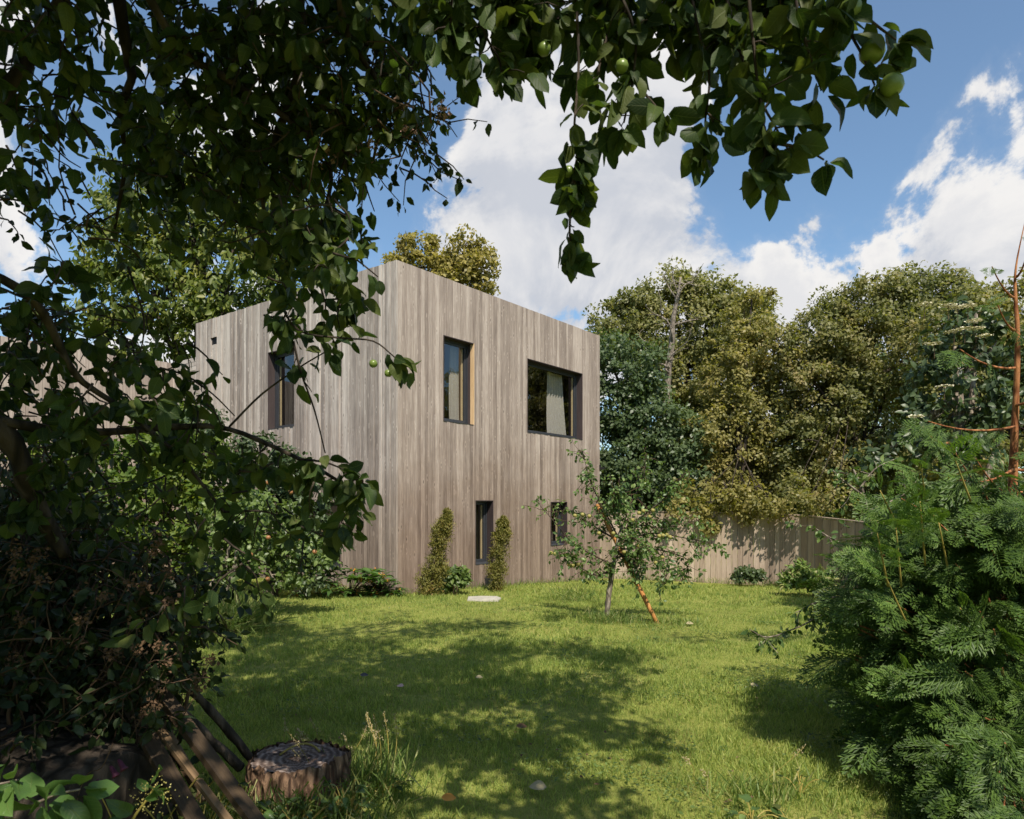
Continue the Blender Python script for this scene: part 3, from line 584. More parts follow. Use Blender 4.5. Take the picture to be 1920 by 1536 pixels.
# the garden behind the photographer (mirrored in the panes)
for i, (x, y, h) in enumerate([(-9, -13, 7.5), (-1, -16, 9), (8, -14, 8), (16, -9, 7), (-17, -6, 8)]):
    rng = np.random.default_rng(40 + i); c = np.array([x, y, 0.])
    t = thing('broadleaf_tree', c, ['round tree left of the garden behind the viewer, mirrored in the panes', 'tallest tree in the middle of the garden edge behind the viewer', 'bushy tree right of the middle behind the viewer', 'tree on the right boundary behind the viewer', 'tree beyond the left hedge behind the viewer'][i], 'tree', 'trees round the garden behind the viewer')
    MB().tube([c, c + [0, .1, h * .5], c + [.1, 0, h * .85]], [.25, .18, .06], 8).build('trunk', M['bark'], t, True); LV = Leaves(rng); n = 190
    o = rvec(rng, n) * [2.9, 2.9, h * .42] * rng.uniform(.55, 1.05, (n, 1)); LV.cloud(c + [0, 0, h * .55] + o, rng.uniform(.5, .9, n), 30, .2); LV.build(FAR, 'crown', M['leaf_olive'], t)

# ------------------------------------------------------------------ shrubs by the house (left)
blob_tree('laurel_shrub', 'yellow-green hedge shrub in front of the rear wing', 31,
          [(110, 940, 60), (190, 900, 62), (270, 880, 60), (340, 900, 62), (240, 960, 75), (330, 980, 70), (150, 1010, 70), (400, 930, 50), (300, 1050, 60), (80, 860, 50), (390, 850, 40)], 11, M['leaf_yellow'], .085, 46, M['bark'], 260, .27, 1.0, cat='shrub', T=HEX)
blob_tree('cotoneaster_shrub', 'tall loose shrub reaching the window sill of the end wall', 32,
          [(430, 850, 52), (490, 860, 50), (540, 900, 50), (420, 920, 60), (500, 940, 60), (570, 960, 55), (590, 1020, 48), (380, 800, 34), (470, 1010, 60), (540, 1040, 52), (600, 1075, 34)], 11.6, M['leaf_dark'], .08, 48, M['bark'], 500, .25, .95, cat='shrub', T=HEX)
blob_tree('conifer_shrub', 'feathery conifer top in the corner of the link wall', 33, [(340, 800, 40), (300, 830, 40), (370, 830, 36), (330, 880, 45)], 13, M['leaf_yellow'], .16, 60, M['bark'], 330, .25, 1.0, cat='shrub', T=STRAP)
ra, rng = blob_tree('apple_tree', 'small apple tree with blushed red fruit in front of the end wall', 34,
          [(470, 960, 45), (430, 990, 45), (520, 1000, 48), (570, 1040, 38), (480, 1050, 45), (400, 1040, 38), (540, 1080, 30), (430, 1080, 28), (600, 1060, 24), (460, 1000, 40)], 9.6, M['leaf_red'], .07, 40, M['bark_pale'], 400, .2, .9, cat='tree', T=MID, trunk_r=.045)
def apple_tmpl():
    V = []; k = 10
    for j in range(7):
        th = math.pi * j / 6; r = math.sin(th) * (1 + .05 * math.cos(2 * th)); z = math.cos(th) * .9 - (.28 * math.exp(-((r) / .3) ** 2) if j < 3 else -.12 * math.exp(-(r / .25) ** 2))
        for i in range(k): a = 2 * math.pi * i / k; V.append((r * math.cos(a), r * math.sin(a), z))
    F = [(j * k + i, (j + 1) * k + i, (j + 1) * k + (i + 1) % k, j * k + (i + 1) % k) for j in range(6) for i in range(k)]
    V += [(0, 0, .62), (.06, 0, .62), (0, .06, .62), (.12, 0, 1.3), (.18, 0, 1.3), (.12, .06, 1.3)]; n = 7 * k
    F2 = [(n, n + 1, n + 4, n + 3), (n + 1, n + 2, n + 5, n + 4), (n + 2, n, n + 3, n + 5)]
    return np.array(V), [np.array(F), np.array(F2)], np.zeros((len(V), 2))
AT = apple_tmpl()
_fm = {}
def fruit(par, c, r, mat):
    key = mat.name
    if key not in _fm:
        o = MB().add(AT[0], AT[1]).build('apple', mat, None, True); _fm[key] = o.data; bpy.data.objects.remove(o)
    o = bpy.data.objects.new('apple', _fm[key]); COL.objects.link(o); o.parent = par; o.location = Vector(c) - par.location; o.scale = (r, r, r); o.rotation_euler = (rs.uniform(-.4, .4), rs.uniform(-.4, .4), rs.uniform(0, 6)); return o
for px, py in [(503, 1008), (441, 1025), (502, 1086), (545, 923), (503, 905), (560, 1010), (470, 1040), (590, 1035)]: fruit(ra, P(px, py, 9.1), .034, M['fruit_r'])
for pts in ([(372, 1180), (375, 1130), (420, 1060), (430, 1020)], [(415, 1190), (420, 1130), (440, 1060), (448, 1010)]):
    a = [P(x, y, 9.4) for x, y in pts]; a[0][2] = 0; w = MB(); sp2 = smooth_path(a); w.tube(sp2, np.linspace(.045, .02, len(sp2)), 7, wob=.15, rng=rng); w.build('branch', M['bark_pale'], ra, True)

# small plants at the foot of the wall
def rosette_shrub(px, py, Y, s, label, seed):
    rng = np.random.default_rng(seed); b = G(px, Y); t = thing('rhododendron_shrub', b, label, 'shrub', 'young rhododendrons at the foot of the wall'); L1 = Leaves(rng); w = MB(); f = MB()
    for i in range(26):
        e = b + np.array([rng.normal() * .28, rng.normal() * .15, rng.uniform(.05, .42)]) * s; w.tube(bez(b, e, (0, 0, .03)), np.linspace(.008, .004, 6), 5)
        a = rng.uniform(0, 6.28, 12); d = np.stack([np.cos(a), np.sin(a), rng.uniform(-.1, .55, 12)], -1); L1.put(np.repeat(e[None], 12, 0), d, np.tile([0, 0, 1.], (12, 1)) + rvec(rng, 12) * .3, rng.uniform(.17, .25, 12) * s)
        if rng.random() < .6: f.inst(FAR[0], e + rng.normal(size=(22, 3)) * .022 * s, rvec(rng, 22), rvec(rng, 22), .03 * s)
    w.build('stem', M['twig'], t); L1.build(STRAP, 'foliage', M['leaf_bright'], t); f.build('flower_bud', M['orange'], t, kind='stuff')
rosette_shrub(655, 1090, 11.9, 1.15, 'larger young rhododendron with orange buds beside the apple shrub', 3); rosette_shrub(712, 1100, 12.0, .7, 'smaller young rhododendron close to the corner of the house', 4)
def column_conifer(path, Y, label, seed, wpx):
    rng = np.random.default_rng(seed); b = G(path[0][0], Y); t = thing('columnar_conifer', b, label, 'conifer', 'columnar conifers by the wall'); pp = smooth_path([b] + [P(x, y, Y) for x, y in path[1:]], 5)
    MB().tube(pp, np.linspace(.035, .01, len(pp)), 6).build('trunk', M['twig'], t, True); LV = Leaves(rng); n = 260; u = rng.random(n) ** .85; x = u * (len(pp) - 1); i = np.minimum(x.astype(int), len(pp) - 2); c = pp[i] * (1 - (x - i))[:, None] + pp[i + 1] * (x - i)[:, None]
    wd = np.interp(u, np.linspace(0, 1, len(wpx)), wpx) / F_ * Y; o = rvec(rng, n) * [1, 1, .5] * (wd * rng.uniform(.3, 1.35, n))[:, None]; LV.cloud(c + o, (wd * .34 + .02) * rng.uniform(.4, 1.2, n), 46, .05, 1.6, droop=-.9); LV.build([tmpl_far(.3, .05)], 'crown', M['yew'], t)
column_conifer([(805, 1125), (812, 1080), (825, 1020), (835, 985), (838, 958)], 12.15, 'leaning columnar conifer left of the narrow low window', 6, [22, 24, 20, 18, 17, 10, 2])
column_conifer([(932, 1116), (933, 1070), (938, 1020), (942, 990), (944, 972)], 13.2, 'slimmer columnar conifer right of the narrow low window', 7, [9, 16, 16, 15, 14, 9, 2])
blob_tree('fern_clump', 'low bright green leafy clump at the foot of the leaning conifer', 35, [(840, 1100, 16), (862, 1096, 14), (822, 1112, 12), (850, 1112, 14)], 12.4, M['leaf_red'], .08, 30, M['twig'], 845, .1, 1.5, cat='plant', T=MID, trunk_r=.01, branches=4)
blob_tree('weed_clump', 'low green weeds against the sunlit stretch of fence', 36, [(1405, 1085, 16), (1420, 1092, 12), (1385, 1092, 10)], 17, M['leaf_green'], .08, 26, M['twig'], 1405, .12, 1.5, cat='plant', trunk_r=.01, branches=4)
blob_tree('weed_clump', 'scruffy weeds along the fence foot beside the thuja', 37, [(1500, 1080, 20), (1530, 1090, 22), (1480, 1095, 12)], 14.5, M['grass_long'], .12, 30, M['twig'], 1510, .14, 1.5, cat='plant', T=STRAP, trunk_r=.01, branches=4, droop=-.6)

# ------------------------------------------------------------------ paving slab, fallen leaves
q = MB(); c = G(907, 11.65); v = [(-.27, -.2), (-.1, -.24), (.25, -.2), (.3, .02), (.22, .22), (-.05, .25), (-.28, .18)]; n = len(v)
q.add([(x, y, -.02) for x, y in v] + [(x * .97, y * .97, .035) for x, y in v] + [(x, y, .02) for x, y in v], [np.array([[i, (i + 1) % n, (i + 1) % n + 2 * n, i + 2 * n] for i in range(n)] + [[i + 2 * n, (i + 1) % n + 2 * n, (i + 1) % n + n, i + n] for i in range(n)]), np.array([[i + n for i in range(n)]])])
o = q.build('stepping_stone', M['stone'], None, origin=np.zeros(3), label='pale flat stone slab lying in the grass before the low window', category='stone slab'); o.location = c + [0, 0, .005]
for px, py, mt, s, lab in [(1025, 1505, 'fallen', .09, 'pale curled fallen leaf at the bottom of the lawn'), (1408, 1303, 'fallen', .07, 'pale fallen leaf on the bright grass near the thuja'), (968, 1384, 'dry', .07, 'brown fallen leaf in the dappled middle of the lawn'), (675, 1283, 'black', .07, 'blackened fallen leaf in the shaded lawn'), (905, 1287, 'fallen', .06, 'small pale fallen leaf in the deep shade of the lawn'), (828, 1525, 'orange', .07, 'orange fallen leaf near the stump'), (1300, 1175, 'fallen', .09, 'pale fallen leaf close to the foot of the stake'), (757, 1305, 'pink', .06, 'pinkish faded leaf caught on a grass stem')]:
    Y = F_ * 1.66 / (py - HZ); c = G(px, Y) + [0, 0, .045]; q = MB().inst(APL[2], [c], [[rs.choice((-1, 1)), rs.uniform(-.4, .4), .05]], [[.1, -.35, 1]], [s * 1.1]); q.build('fallen_leaf', M[mt], None, True, origin=c, label=lab, category='leaf', group='leaves fallen on the lawn')

rg = np.random.default_rng(15); q = MB()
for _ in range(260):
    c = G(rg.uniform(350, 1500), rg.uniform(3.6, 11)) + [0, 0, .035]; q.inst(MID[0], [c], [[*rg.normal(size=2), .1]], [[rg.normal() * .3, rg.normal() * .3, 1]], [rg.uniform(.015, .035)], uv=False)
q.build('leaf_litter', M['dry'], None, True, kind='stuff', label='small dry leaf scraps scattered through the grass')
# ------------------------------------------------------------------ staked apple tree on the lawn
rng = np.random.default_rng(77); YT = 9.5; b = G(1137, YT)
at = thing('apple_tree', b, 'young staked apple tree with yellow fruit standing alone on the lawn', 'tree')
def PT(x, y, dy=0): return P(x, y, YT + dy)
tr = smooth_path([b - [0, 0, .1], PT(1140, 1130), PT(1145, 1090), PT(1153, 1050), PT(1160, 1010), PT(1168, 985)], 4); MB().tube(tr, np.linspace(.043, .026, len(tr)), 8, wob=.14, rng=rng).build('trunk', M['bark_pale'], at, True)
LV = Leaves(rng); tw = MB()
BR = [([(1152, 1060), (1110, 1040), (1070, 1015), (1045, 985), (1010, 945)], -.2), ([(1152, 1065), (1120, 1078), (1085, 1062), (1050, 1035)], -.5), ([(1160, 1010), (1135, 960), (1108, 905), (1092, 845)], .1),
      ([(1165, 1000), (1180, 950), (1205, 900), (1212, 850)], .3), ([(1165, 1000), (1215, 960), (1250, 930), (1285, 885)], -.3), ([(1160, 1020), (1220, 1000), (1290, 1010), (1350, 1022)], .2),
      ([(1156, 1045), (1210, 1040), (1250, 1070), (1235, 1105)], -.5), ([(1160, 1030), (1230, 1030), (1290, 1050), (1280, 1075)], .5), ([(1165, 990), (1150, 950), (1160, 915)], -.4), ([(1160, 1015), (1110, 985), (1070, 960), (1040, 960)], .5),
      ([(1165, 1000), (1200, 985), (1240, 990), (1310, 975)], .0), ([(1158, 1035), (1190, 1060), (1200, 1085)], -.3), ([(1160, 1010), (1190, 1010), (1215, 1030)], -.6)]
for pts, dy in BR:
    n = len(pts); pp = smooth_path([PT(x, y, dy * i / (n - 1)) for i, (x, y) in enumerate(pts)], 4); q = MB(); q.tube(pp, np.linspace(.014, .004, len(pp)), 6, wob=.1, rng=rng); q.build('branch', M['bark'], at, True)
    LV.twig(pp, 30, .064, .6)
    for _ in range(32):
        k = rng.integers(2, len(pp)); tp = wander(rng, pp[k], rvec(rng, 1)[0] + [0, 0, .15], rng.uniform(.1, .34), 5, .05, .25); tw.tube(tp, np.linspace(.005, .002, 5), 4); LV.twig(tp, rng.integers(7, 13), .062, .65)
tw.build('twig', M['twig'], at, True, kind='stuff'); LV.build(MID, 'foliage', M['leaf_apple'], at, keep=lambda p: ~((np.abs(960 + F_ * p[:, 0] / p[:, 1] - 1046) < 17) & (np.abs(HZ - F_ * (p[:, 2] - CZ) / p[:, 1] - 985) < 44) & (np.arange(len(p)) % 3 > 0)))
for px, py in [(1033, 1037), (1040, 1038), (1066, 1058), (1074, 1060), (1084, 1058), (1078, 967), (1092, 965), (1105, 968), (1123, 1000), (1198, 962), (1206, 958), (1218, 969), (1224, 957), (1186, 975), (1236, 1005), (1243, 1004), (1250, 1003), (1256, 1007), (1198, 1024), (1242, 1045), (1150, 1000), (1229, 1055), (1170, 1035)]:
    fruit(at, PT(px, py, -.3 + rs.uniform(-.15, .25)), .03, M['fruit_y'])
sk = thing('tree_stake', G(1246, 9.35), 'orange-brown timber stake leaning into the crown of the young apple tree', 'stake'); a, b2 = G(1246, 9.35) - [0, 0, .2], P(1120, 945, 9.6)
for nm, p0, p1, r, mt in (('post', a, b2, .032, 'stake'),): MB().tube(bez(p0, p1, (0, 0, 0), 5), r, 8).build(nm, M[mt], sk, True)
c = P(1165, 1030, 9.5); MB().tube([c + [.05 * math.cos(x), .05 * math.sin(x), .02 * x / 6] for x in np.linspace(0, 6.3, 12)], .008, 5).build('tie', M['black'], sk, True)

# ------------------------------------------------------------------ old apple tree whose boughs hang over the viewer
rng = np.random.default_rng(2024); root = np.array([-2.9, 2.0, 0.])
ot = thing('apple_tree', root, 'old apple tree whose dark fruiting boughs hang across the top and left of the view', 'tree')
trk = smooth_path([root - [0, 0, .2], [-2.6, 2.05, .8], P(-170, 800, 2.3), [-2.0, 2.0, 2.7], [-1.6, 1.4, 3.6], [-1.2, .8, 4.6]]); MB().tube(trk, np.linspace(.15, .07, len(trk)), 12, wob=.1, rng=rng).build('trunk', M['bark'], ot, True)
near = Leaves(rng); tw = MB()
def bough(pts, r0, r1, name='branch'):
    """pts: (px, py, Y)"""
    pp = smooth_path([P(*q) for q in pts], 5); q = MB(); q.tube(pp, np.linspace(r0, r1, len(pp)), 7, wob=.12, rng=rng); q.build('branch', M['bark'], ot, True); return pp
def hang(pts, n, size, side=6, sl=.14, r=.005, tip=4):
    pp = smooth_path([P(*q) for q in pts], 4); tw.tube(pp, np.linspace(r, r * .5, len(pp)), 5); near.twig(pp, int(n * 1.3), size, .65, tip)
    for _ in range(side):
        k = rng.integers(1, len(pp)); s_ = wander(rng, pp[k], rvec(rng, 1)[0] + [0, 0, -.2], rng.uniform(.4, 1.) * sl, 4, .2, .25); tw.tube(s_, np.linspace(r * .6, r * .3, 4), 4); near.twig(s_, rng.integers(4, 7), size, .6, 3)
Z = 1.95; S = .078
hang([(1078, -40, Z), (1085, 120, Z), (1076, 250, Z), (1082, 300, Z)], 14, S, 5, .10)
hang([(1082, 300, Z), (1072, 360, Z), (1068, 440, Z), (1073, 478, Z)], 24, S * .9, 2, .05, tip=7)
hang([(1150, -40, Z), (1190, 60, Z), (1186, 150, Z), (1170, 230, Z)], 14, S, 7, .12)
hang([(1140, 60, 2.05), (1120, 150, 2.05), (1130, 240, 2.05)], 12, S, 5, .10)
hang([(1186, 150, Z), (1225, 195, Z), (1240, 215, Z)], 6, S, 1, .05, tip=5)
hang([(1290, -40, Z), (1310, 60, Z), (1330, 140, Z), (1322, 230, Z), (1325, 270, Z)], 15, S, 6, .09)
hang([(1400, -50, 1.8), (1412, 80, 1.8), (1425, 180, 1.8), (1455, 240, 1.8), (1480, 285, 1.8)], 18, S, 8, .09)
hang([(1425, 180, 1.8), (1432, 240, 1.8), (1435, 290, 1.8), (1415, 320, 1.8)], 10, S, 2, .06)
hang([(1462, 270, 1.8), (1510, 280, 1.8), (1545, 300, 1.8)], 6, S, 0, .06)
hang([(1350, -40, 1.9), (1375, 40, 1.9), (1390, 110, 1.9), (1400, 170, 1.9)], 13, S, 6, .10)
hang([(1480, -60, 1.8), (1500, 40, 1.8), (1520, 110, 1.8), (1540, 170, 1.8)], 12, S, 5, .09)
hang([(1560, -60, 1.75), (1585, 40, 1.75), (1620, 110, 1.75), (1640, 160, 1.75)], 12, S, 4, .08)
hang([(1585, 0, 1.75), (1640, 45, 1.75), (1680, 75, 1.75)], 8, S, 1, .06, tip=5)
hang([(850, -60, 2.0), (845, 40, 2.0), (850, 60, 2.0)], 9, S, 4, .10)
hang([(900, -60, 2.0), (905, 50, 2.0), (935, 110, 2.0), (940, 140, 2.0)], 14, S, 6, .10)
hang([(970, -60, 2.1), (985, 40, 2.1), (1010, 100, 2.1)], 13, S, 7, .12)
for x in range(830, 1530, 34): hang([(x, -70, 2.1), (x + rng.integers(-15, 15), -10, 2.1), (x + rng.integers(-20, 20), 30 + rng.integers(0, 45), 2.05)], 8, S, 5, .13)
# main boughs on the left
bl = [bough([(200, -200, 2.3), (225, 20, 2.5), (242, 120, 2.6), (246, 150, 2.6), (225, 210, 2.7), (235, 300, 2.8), (215, 430, 2.9)], .026, .006),
      bough([(620, -260, 2.3), (560, -60, 2.5), (568, 80, 2.6), (545, 190, 2.6), (515, 260, 2.7), (490, 340, 2.7), (500, 420, 2.7)], .026, .007),
      bough([(-250, 700, 2.4), (-60, 770, 2.6), (60, 800, 2.7), (200, 810, 2.8), (330, 800, 2.8), (430, 805, 2.8), (560, 860, 2.7), (640, 905, 2.6)], .024, .006),
      bough([(-120, 690, 2.5), (20, 830, 2.7), (55, 920, 2.8), (120, 1040, 3.0)], .05, .03),
      bough([(-100, 480, 2.2), (60, 560, 2.4), (140, 700, 2.6), (220, 760, 2.7), (330, 850, 2.8), (420, 960, 2.8)], .018, .006),
      bough([(200, -160, 2.2), (330, 80, 2.4), (430, 150, 2.5), (560, 240, 2.6), (620, 320, 2.6), (600, 430, 2.6)], .018, .006),
      bough([(700, -200, 2.3), (640, -20, 2.4), (660, 80, 2.5), (720, 180, 2.6), (700, 300, 2.6)], .018, .005),
      bough([(-150, 250, 2.2), (0, 180, 2.3), (80, 60, 2.4), (150, -60, 2.4)], .03, .02)]
hang([(430, 800, 2.8), (490, 740, 2.7), (560, 690, 2.6), (610, 660, 2.55)], 10, .075, 2, .08)
hang([(520, 560, 2.5), (560, 620, 2.5), (640, 634, 2.45), (700, 640, 2.4), (740, 670, 2.4)], 16, .07, 4, .06, tip=5)
hang([(550, 640, 2.5), (565, 700, 2.5), (590, 770, 2.5), (610, 850, 2.5)], 7, .06, 3, .06)
hang([(300, 690, 2.7), (350, 705, 2.7), (400, 740, 2.7), (440, 780, 2.7)], 14, .055, 6, .08)
hang([(560, 860, 2.6), (620, 870, 2.5), (680, 900, 2.5)], 16, .085, 6, .08, tip=6)
hang([(640, 905, 2.6), (660, 940, 2.6), (640, 980, 2.6)], 10, .07, 3, .07)
hang([(420, 960, 2.8), (500, 960, 2.7), (570, 990, 2.7), (620, 1010, 2.7)], 12, .075, 5, .09)
hang([(0, 540, 2.3), (60, 560, 2.3), (100, 530, 2.3), (120, 490, 2.3)], 13, .08, 4, .08)
hang([(240, 500, 2.7), (270, 600, 2.7), (260, 680, 2.7)], 7, .06, 2, .08)
# leafy fill: (px, py, rx, ry, Y, twigs, leaf)
FILL = [(60, 40, 110, 70, 2.3, 30, .085), (50, 190, 90, 90, 2.5, 26, .085), (150, 190, 50, 70, 2.6, 9, .08), (60, 300, 60, 60, 2.5, 12, .085), (230, 30, 70, 50, 2.6, 10, .08),
        (300, 220, 70, 90, 2.8, 30, .08), (330, 90, 60, 80, 2.7, 24, .08), (430, 60, 90, 80, 2.6, 42, .08), (560, 50, 100, 70, 2.6, 44, .08), (700, 50, 90, 70, 2.6, 34, .08), (780, 30, 60, 60, 2.6, 16, .08),
        (420, 200, 90, 90, 2.7, 44, .08), (540, 200, 90, 90, 2.7, 44, .08), (650, 170, 90, 70, 2.7, 30, .075), (740, 160, 60, 60, 2.7, 14, .07), (770, 230, 50, 40, 2.7, 8, .06), (690, 240, 60, 50, 2.7, 14, .065),
        (260, 330, 80, 50, 2.9, 20, .08), (380, 320, 90, 60, 2.8, 34, .08), (500, 330, 90, 70, 2.8, 40, .08), (600, 310, 70, 70, 2.7, 26, .08), (660, 300, 40, 40, 2.7, 8, .07),
        (470, 430, 70, 50, 2.7, 20, .08), (580, 430, 80, 60, 2.6, 28, .085), (650, 450, 50, 60, 2.5, 12, .085), (560, 530, 70, 50, 2.5, 16, .085), (620, 560, 50, 50, 2.5, 12, .085), (520, 590, 50, 40, 2.5, 10, .08),
        (330, 430, 60, 50, 2.9, 8, .08), (220, 420, 40, 60, 2.9, 6, .07), (60, 640, 80, 60, 2.7, 22, .08), (180, 680, 90, 60, 2.8, 22, .08), (300, 680, 70, 50, 2.8, 12, .08),
        (60, 780, 90, 70, 2.8, 20, .085), (190, 800, 90, 60, 2.8, 20, .085), (310, 800, 80, 60, 2.8, 14, .085), (400, 860, 80, 60, 2.8, 14, .085), (500, 900, 70, 50, 2.7, 12, .085), (590, 930, 60, 50, 2.6, 12, .085), (440, 960, 80, 50, 2.8, 14, .085),
        (350, 1010, 80, 60, 2.8, 18, .085), (240, 930, 90, 70, 2.9, 12, .085), (90, 930, 80, 70, 2.9, 16, .085), (560, 1010, 60, 40, 2.8, 8, .08), (420, 1080, 80, 50, 2.8, 12, .08), (500, 1110, 60, 40, 2.8, 6, .07),
        (300, 1150, 60, 40, 2.7, 9, .09), (240, 640, 60, 50, 2.8, 10, .08), (340, 760, 60, 50, 2.6, 9, .1), (230, 760, 60, 50, 2.5, 9, .1)]
for px, py, rx, ry, Y, n, sz in FILL:
    n = int(n * (.8 if py < 500 else .75 if px < 250 else .42))
    for _ in range(n):
        a = rng.uniform(0, 6.28); rr = rng.random() ** .5; s0 = P(px + rx * rr * math.cos(a), py + ry * rr * math.sin(a) - 25, Y + rng.uniform(-.25, .35))
        pp = wander(rng, s0, rvec(rng, 1)[0] * [1, .7, .5] + [.1, 0, -.45], rng.uniform(.08, .2), 5, .1, .25); tw.tube(pp, np.linspace(.0045, .002, 5), 4); near.twig(pp, rng.integers(6, 12), sz * .8, .62, 3)
tw.build('twig', M['bark'], ot, True, kind='stuff')
OPEN = [(110, 285, 85, 60, .7), (85, 140, 40, 60, .7), (225, 110, 35, 40, .7), (60, 480, 90, 60, .6), (165, 460, 60, 60, .7), (320, 40, 50, 30, .6), (330, 520, 110, 70, .75), (250, 610, 90, 50, .7), (400, 630, 60, 40, .8), (470, 760, 90, 75, .75), (620, 760, 130, 75, .85), (440, 660, 60, 40, .8),
        (520, 1060, 150, 60, .7), (600, 820, 70, 40, .7), (250, 900, 90, 70, .45), (350, 940, 80, 60, .4), (640, 350, 60, 50, .5), (560, 380, 50, 40, .4), (420, 450, 60, 40, .5), (700, 110, 30, 30, .5), (480, 120, 30, 25, .6), (800, 160, 40, 40, .6)]
def near_keep(p):
    r_ = np.random.default_rng(6); x = 960 + F_ * p[:, 0] / p[:, 1]; y = HZ - F_ * (p[:, 2] - CZ) / p[:, 1]
    bad = ((x > 712) & (x < 1012) & (y > 300) & (y < 606)) | ((x > 845) & (x < 1005) & (y > 175)) | ((x > 775) & (x < 1012) & (y > 275)) | ((x > 1165) & (x < 1285) & (y > 280)) | ((x > 1285) & (x < 1390) & (y > 325)) | ((x > 1390) & (y > 375)) | ((x > 1590) & (y > 215)) | (x > 1700) | ((x > 1100) & (x < 1166) & (y > 290) & (y < 400))
    for a, b, c, d, q in OPEN: bad |= (((x - a) / c) ** 2 + ((y - b) / d) ** 2 < 1) & (r_.random(len(p)) < q)
    return ~bad
near.build(APL, 'foliage', M['leaf_near'], ot, singles=290, keep=near_keep)
for px, py, Y, r in [(1672, 160, 1.72, .031), (1635, 98, 1.75, .033), (1592, 22, 1.74, .036), (1166, 124, 1.9, .020), (1020, 92, 2.0, .022), (1066, 322, 1.95, .018), (1062, 486, 1.95, .018), (632, 526, 2.4, .017), (1078, 484, 1.96, .017), (300, 172, 2.6, .02), (620, 914, 2.5, .022), (700, 682, 2.4, .016), (728, 700, 2.4, .015), (440, 130, 2.5, .022), (560, 600, 2.45, .018)]: fruit(ot, P(px, py, Y), r, M['fruit'])
# upper crown over and behind the viewer; its shade falls over the front of the lawn
rng = np.random.default_rng(31); cr = Leaves(rng); cb = MB()
# gaps in the crown through which the sun reaches: (point, radius)
GAPS = [(P(100, 1490, 1.75), .26), (P(30, 1470, 1.7), .3), (P(405, 1410, 2.95), .03), (P(1205, 205, 1.95), .16), (P(640, 560, 2.5), .2), (P(620, 905, 2.55), .16), (P(320, 1170, 2.8), .14)]
for a_, b_, r_ in [(1300, 1230, .35), (1420, 1250, .35), (1330, 1320, .38), (1450, 1330, .3), (1300, 1400, .26), (1400, 1420, .4), (1500, 1420, .3), (1300, 1500, .28), (1430, 1500, .22), (1180, 1330, .12), (960, 1440, .08), (1150, 1500, .07), (1010, 1510, .07), (1230, 1300, .2), (740, 1370, .08), (760, 1450, .12), (700, 1420, .1), (870, 1350, .1), (1060, 1250, .1), (640, 1175, .12), (860, 1190, .1), (950, 1355, .1), (1090, 1420, .14), (800, 1520, .06), (1550, 1400, .2)]:
    GAPS.append((G(a_, F_ * CZ / (b_ - HZ)), r_ * 1.1))
for p_, r_ in [((2.4, 3.9, 1.3), .5), ((3.0, 3.7, 1.6), .5), ((2.8, 3.6, .9), .4), ((2.2, 4.1, .7), .3), ((3.6, 4.0, 1.9), .5)]: GAPS.append((np.array(p_), r_))
GP = np.array([g[0] for g in GAPS]); GR = np.array([g[1] for g in GAPS])
_cl = cr.cloud
def cl_gap(c, r, n, size, flat=.7):
    d = np.array(c) - GP; k = np.maximum(d @ SV, 0); dist = np.linalg.norm(d - k[:, None] * SV, axis=1)
    if (dist < GR + r * .35).any(): return
    _cl(c, r, n, size, flat)
cr.cloud = cl_gap
def shade_puff(gx, gy, z, r, n, size=.12):
    """leafy puff whose shade falls at (gx, gy) on the lawn"""
    k = z / SV[2]; c = np.array([gx, gy, 0]) + SV * k
    if c[1] > 0 and c[2] - r < CZ + .745 * c[1] + .15 and abs(c[0]) < .85 * c[1]: return
    cr.cloud(c, r, n, size, .6)
def shade_zone(pts):
    for (px, py, sx, sy, n, z0, z1, d) in pts:
        Y = F_ * CZ / (py - HZ); c = np.array([(px - 960) / F_ * Y, Y])
        for _ in range(n):
            q = c + rng.normal(size=2) * [sx, sy]; shade_puff(q[0], q[1], rng.uniform(z0, z1), rng.uniform(.22, .5), d)
shade_zone([(560, 1190, .8, .55, 34, 5.8, 6.8, 40), (820, 1185, .8, .4, 26, 5.8, 6.8, 38), (450, 1230, .8, .6, 30, 5, 6.5, 40), (700, 1250, .9, .6, 60, 4.8, 6.2, 42), (950, 1240, .8, .5, 40, 4.8, 6.2, 38), (1110, 1235, .3, .3, 10, 4.8, 6, 30),
            (600, 1320, .6, .5, 50, 4.2, 5.6, 42), (850, 1320, .6, .5, 50, 4.2, 5.6, 40), (1050, 1330, .4, .4, 26, 4.2, 5.6, 36), (500, 1400, .4, .35, 30, 3.8, 5, 40), (900, 1420, .4, .3, 34, 3.8, 5, 32), (980, 1490, .3, .15, 26, 3.5, 4.5, 32), (820, 1500, .2, .12, 14, 3.5, 4.4, 32), (1080, 1390, .2, .15, 14, 3.8, 4.8, 32), (1100, 1420, .25, .25, 10, 3.8, 5, 30), (1080, 1490, .3, .15, 8, 3.6, 4.6, 30),
            (1500, 1250, .35, .25, 14, 4.6, 5.6, 34), (1430, 1195, .5, .2, 12, 5, 6, 30), (1520, 1310, .3, .1, 10, 4.4, 5.4, 34), (1640, 1480, .3, .2, 10, 3.6, 4.6, 40)])
for _ in range(420):   # dense crown over the left side
    c = np.array([rng.uniform(-6, -1.2), rng.uniform(-4.5, 1.6), rng.uniform(3.4, 5.6)]); cr.cloud(c, .45, 40, .12, .6)
for k_ in range(260):
    c = np.array([rng.uniform(-1.6, 2.2) if k_ < 120 else rng.uniform(-2.4, .1), rng.uniform(-1.2, 2.2), rng.uniform(3.1, 4.8)])
    if c[2] - .35 > CZ + .745 * max(c[1], 0) + .1: cr.cloud(c, .4, 34, .11, .6)
for _ in range(10):
    c = np.array([rng.uniform(2.6, 4.6), rng.uniform(-2.0, .6), rng.uniform(3.2, 5.0)]); cr.cloud(c, .4, 30, .11, .6)
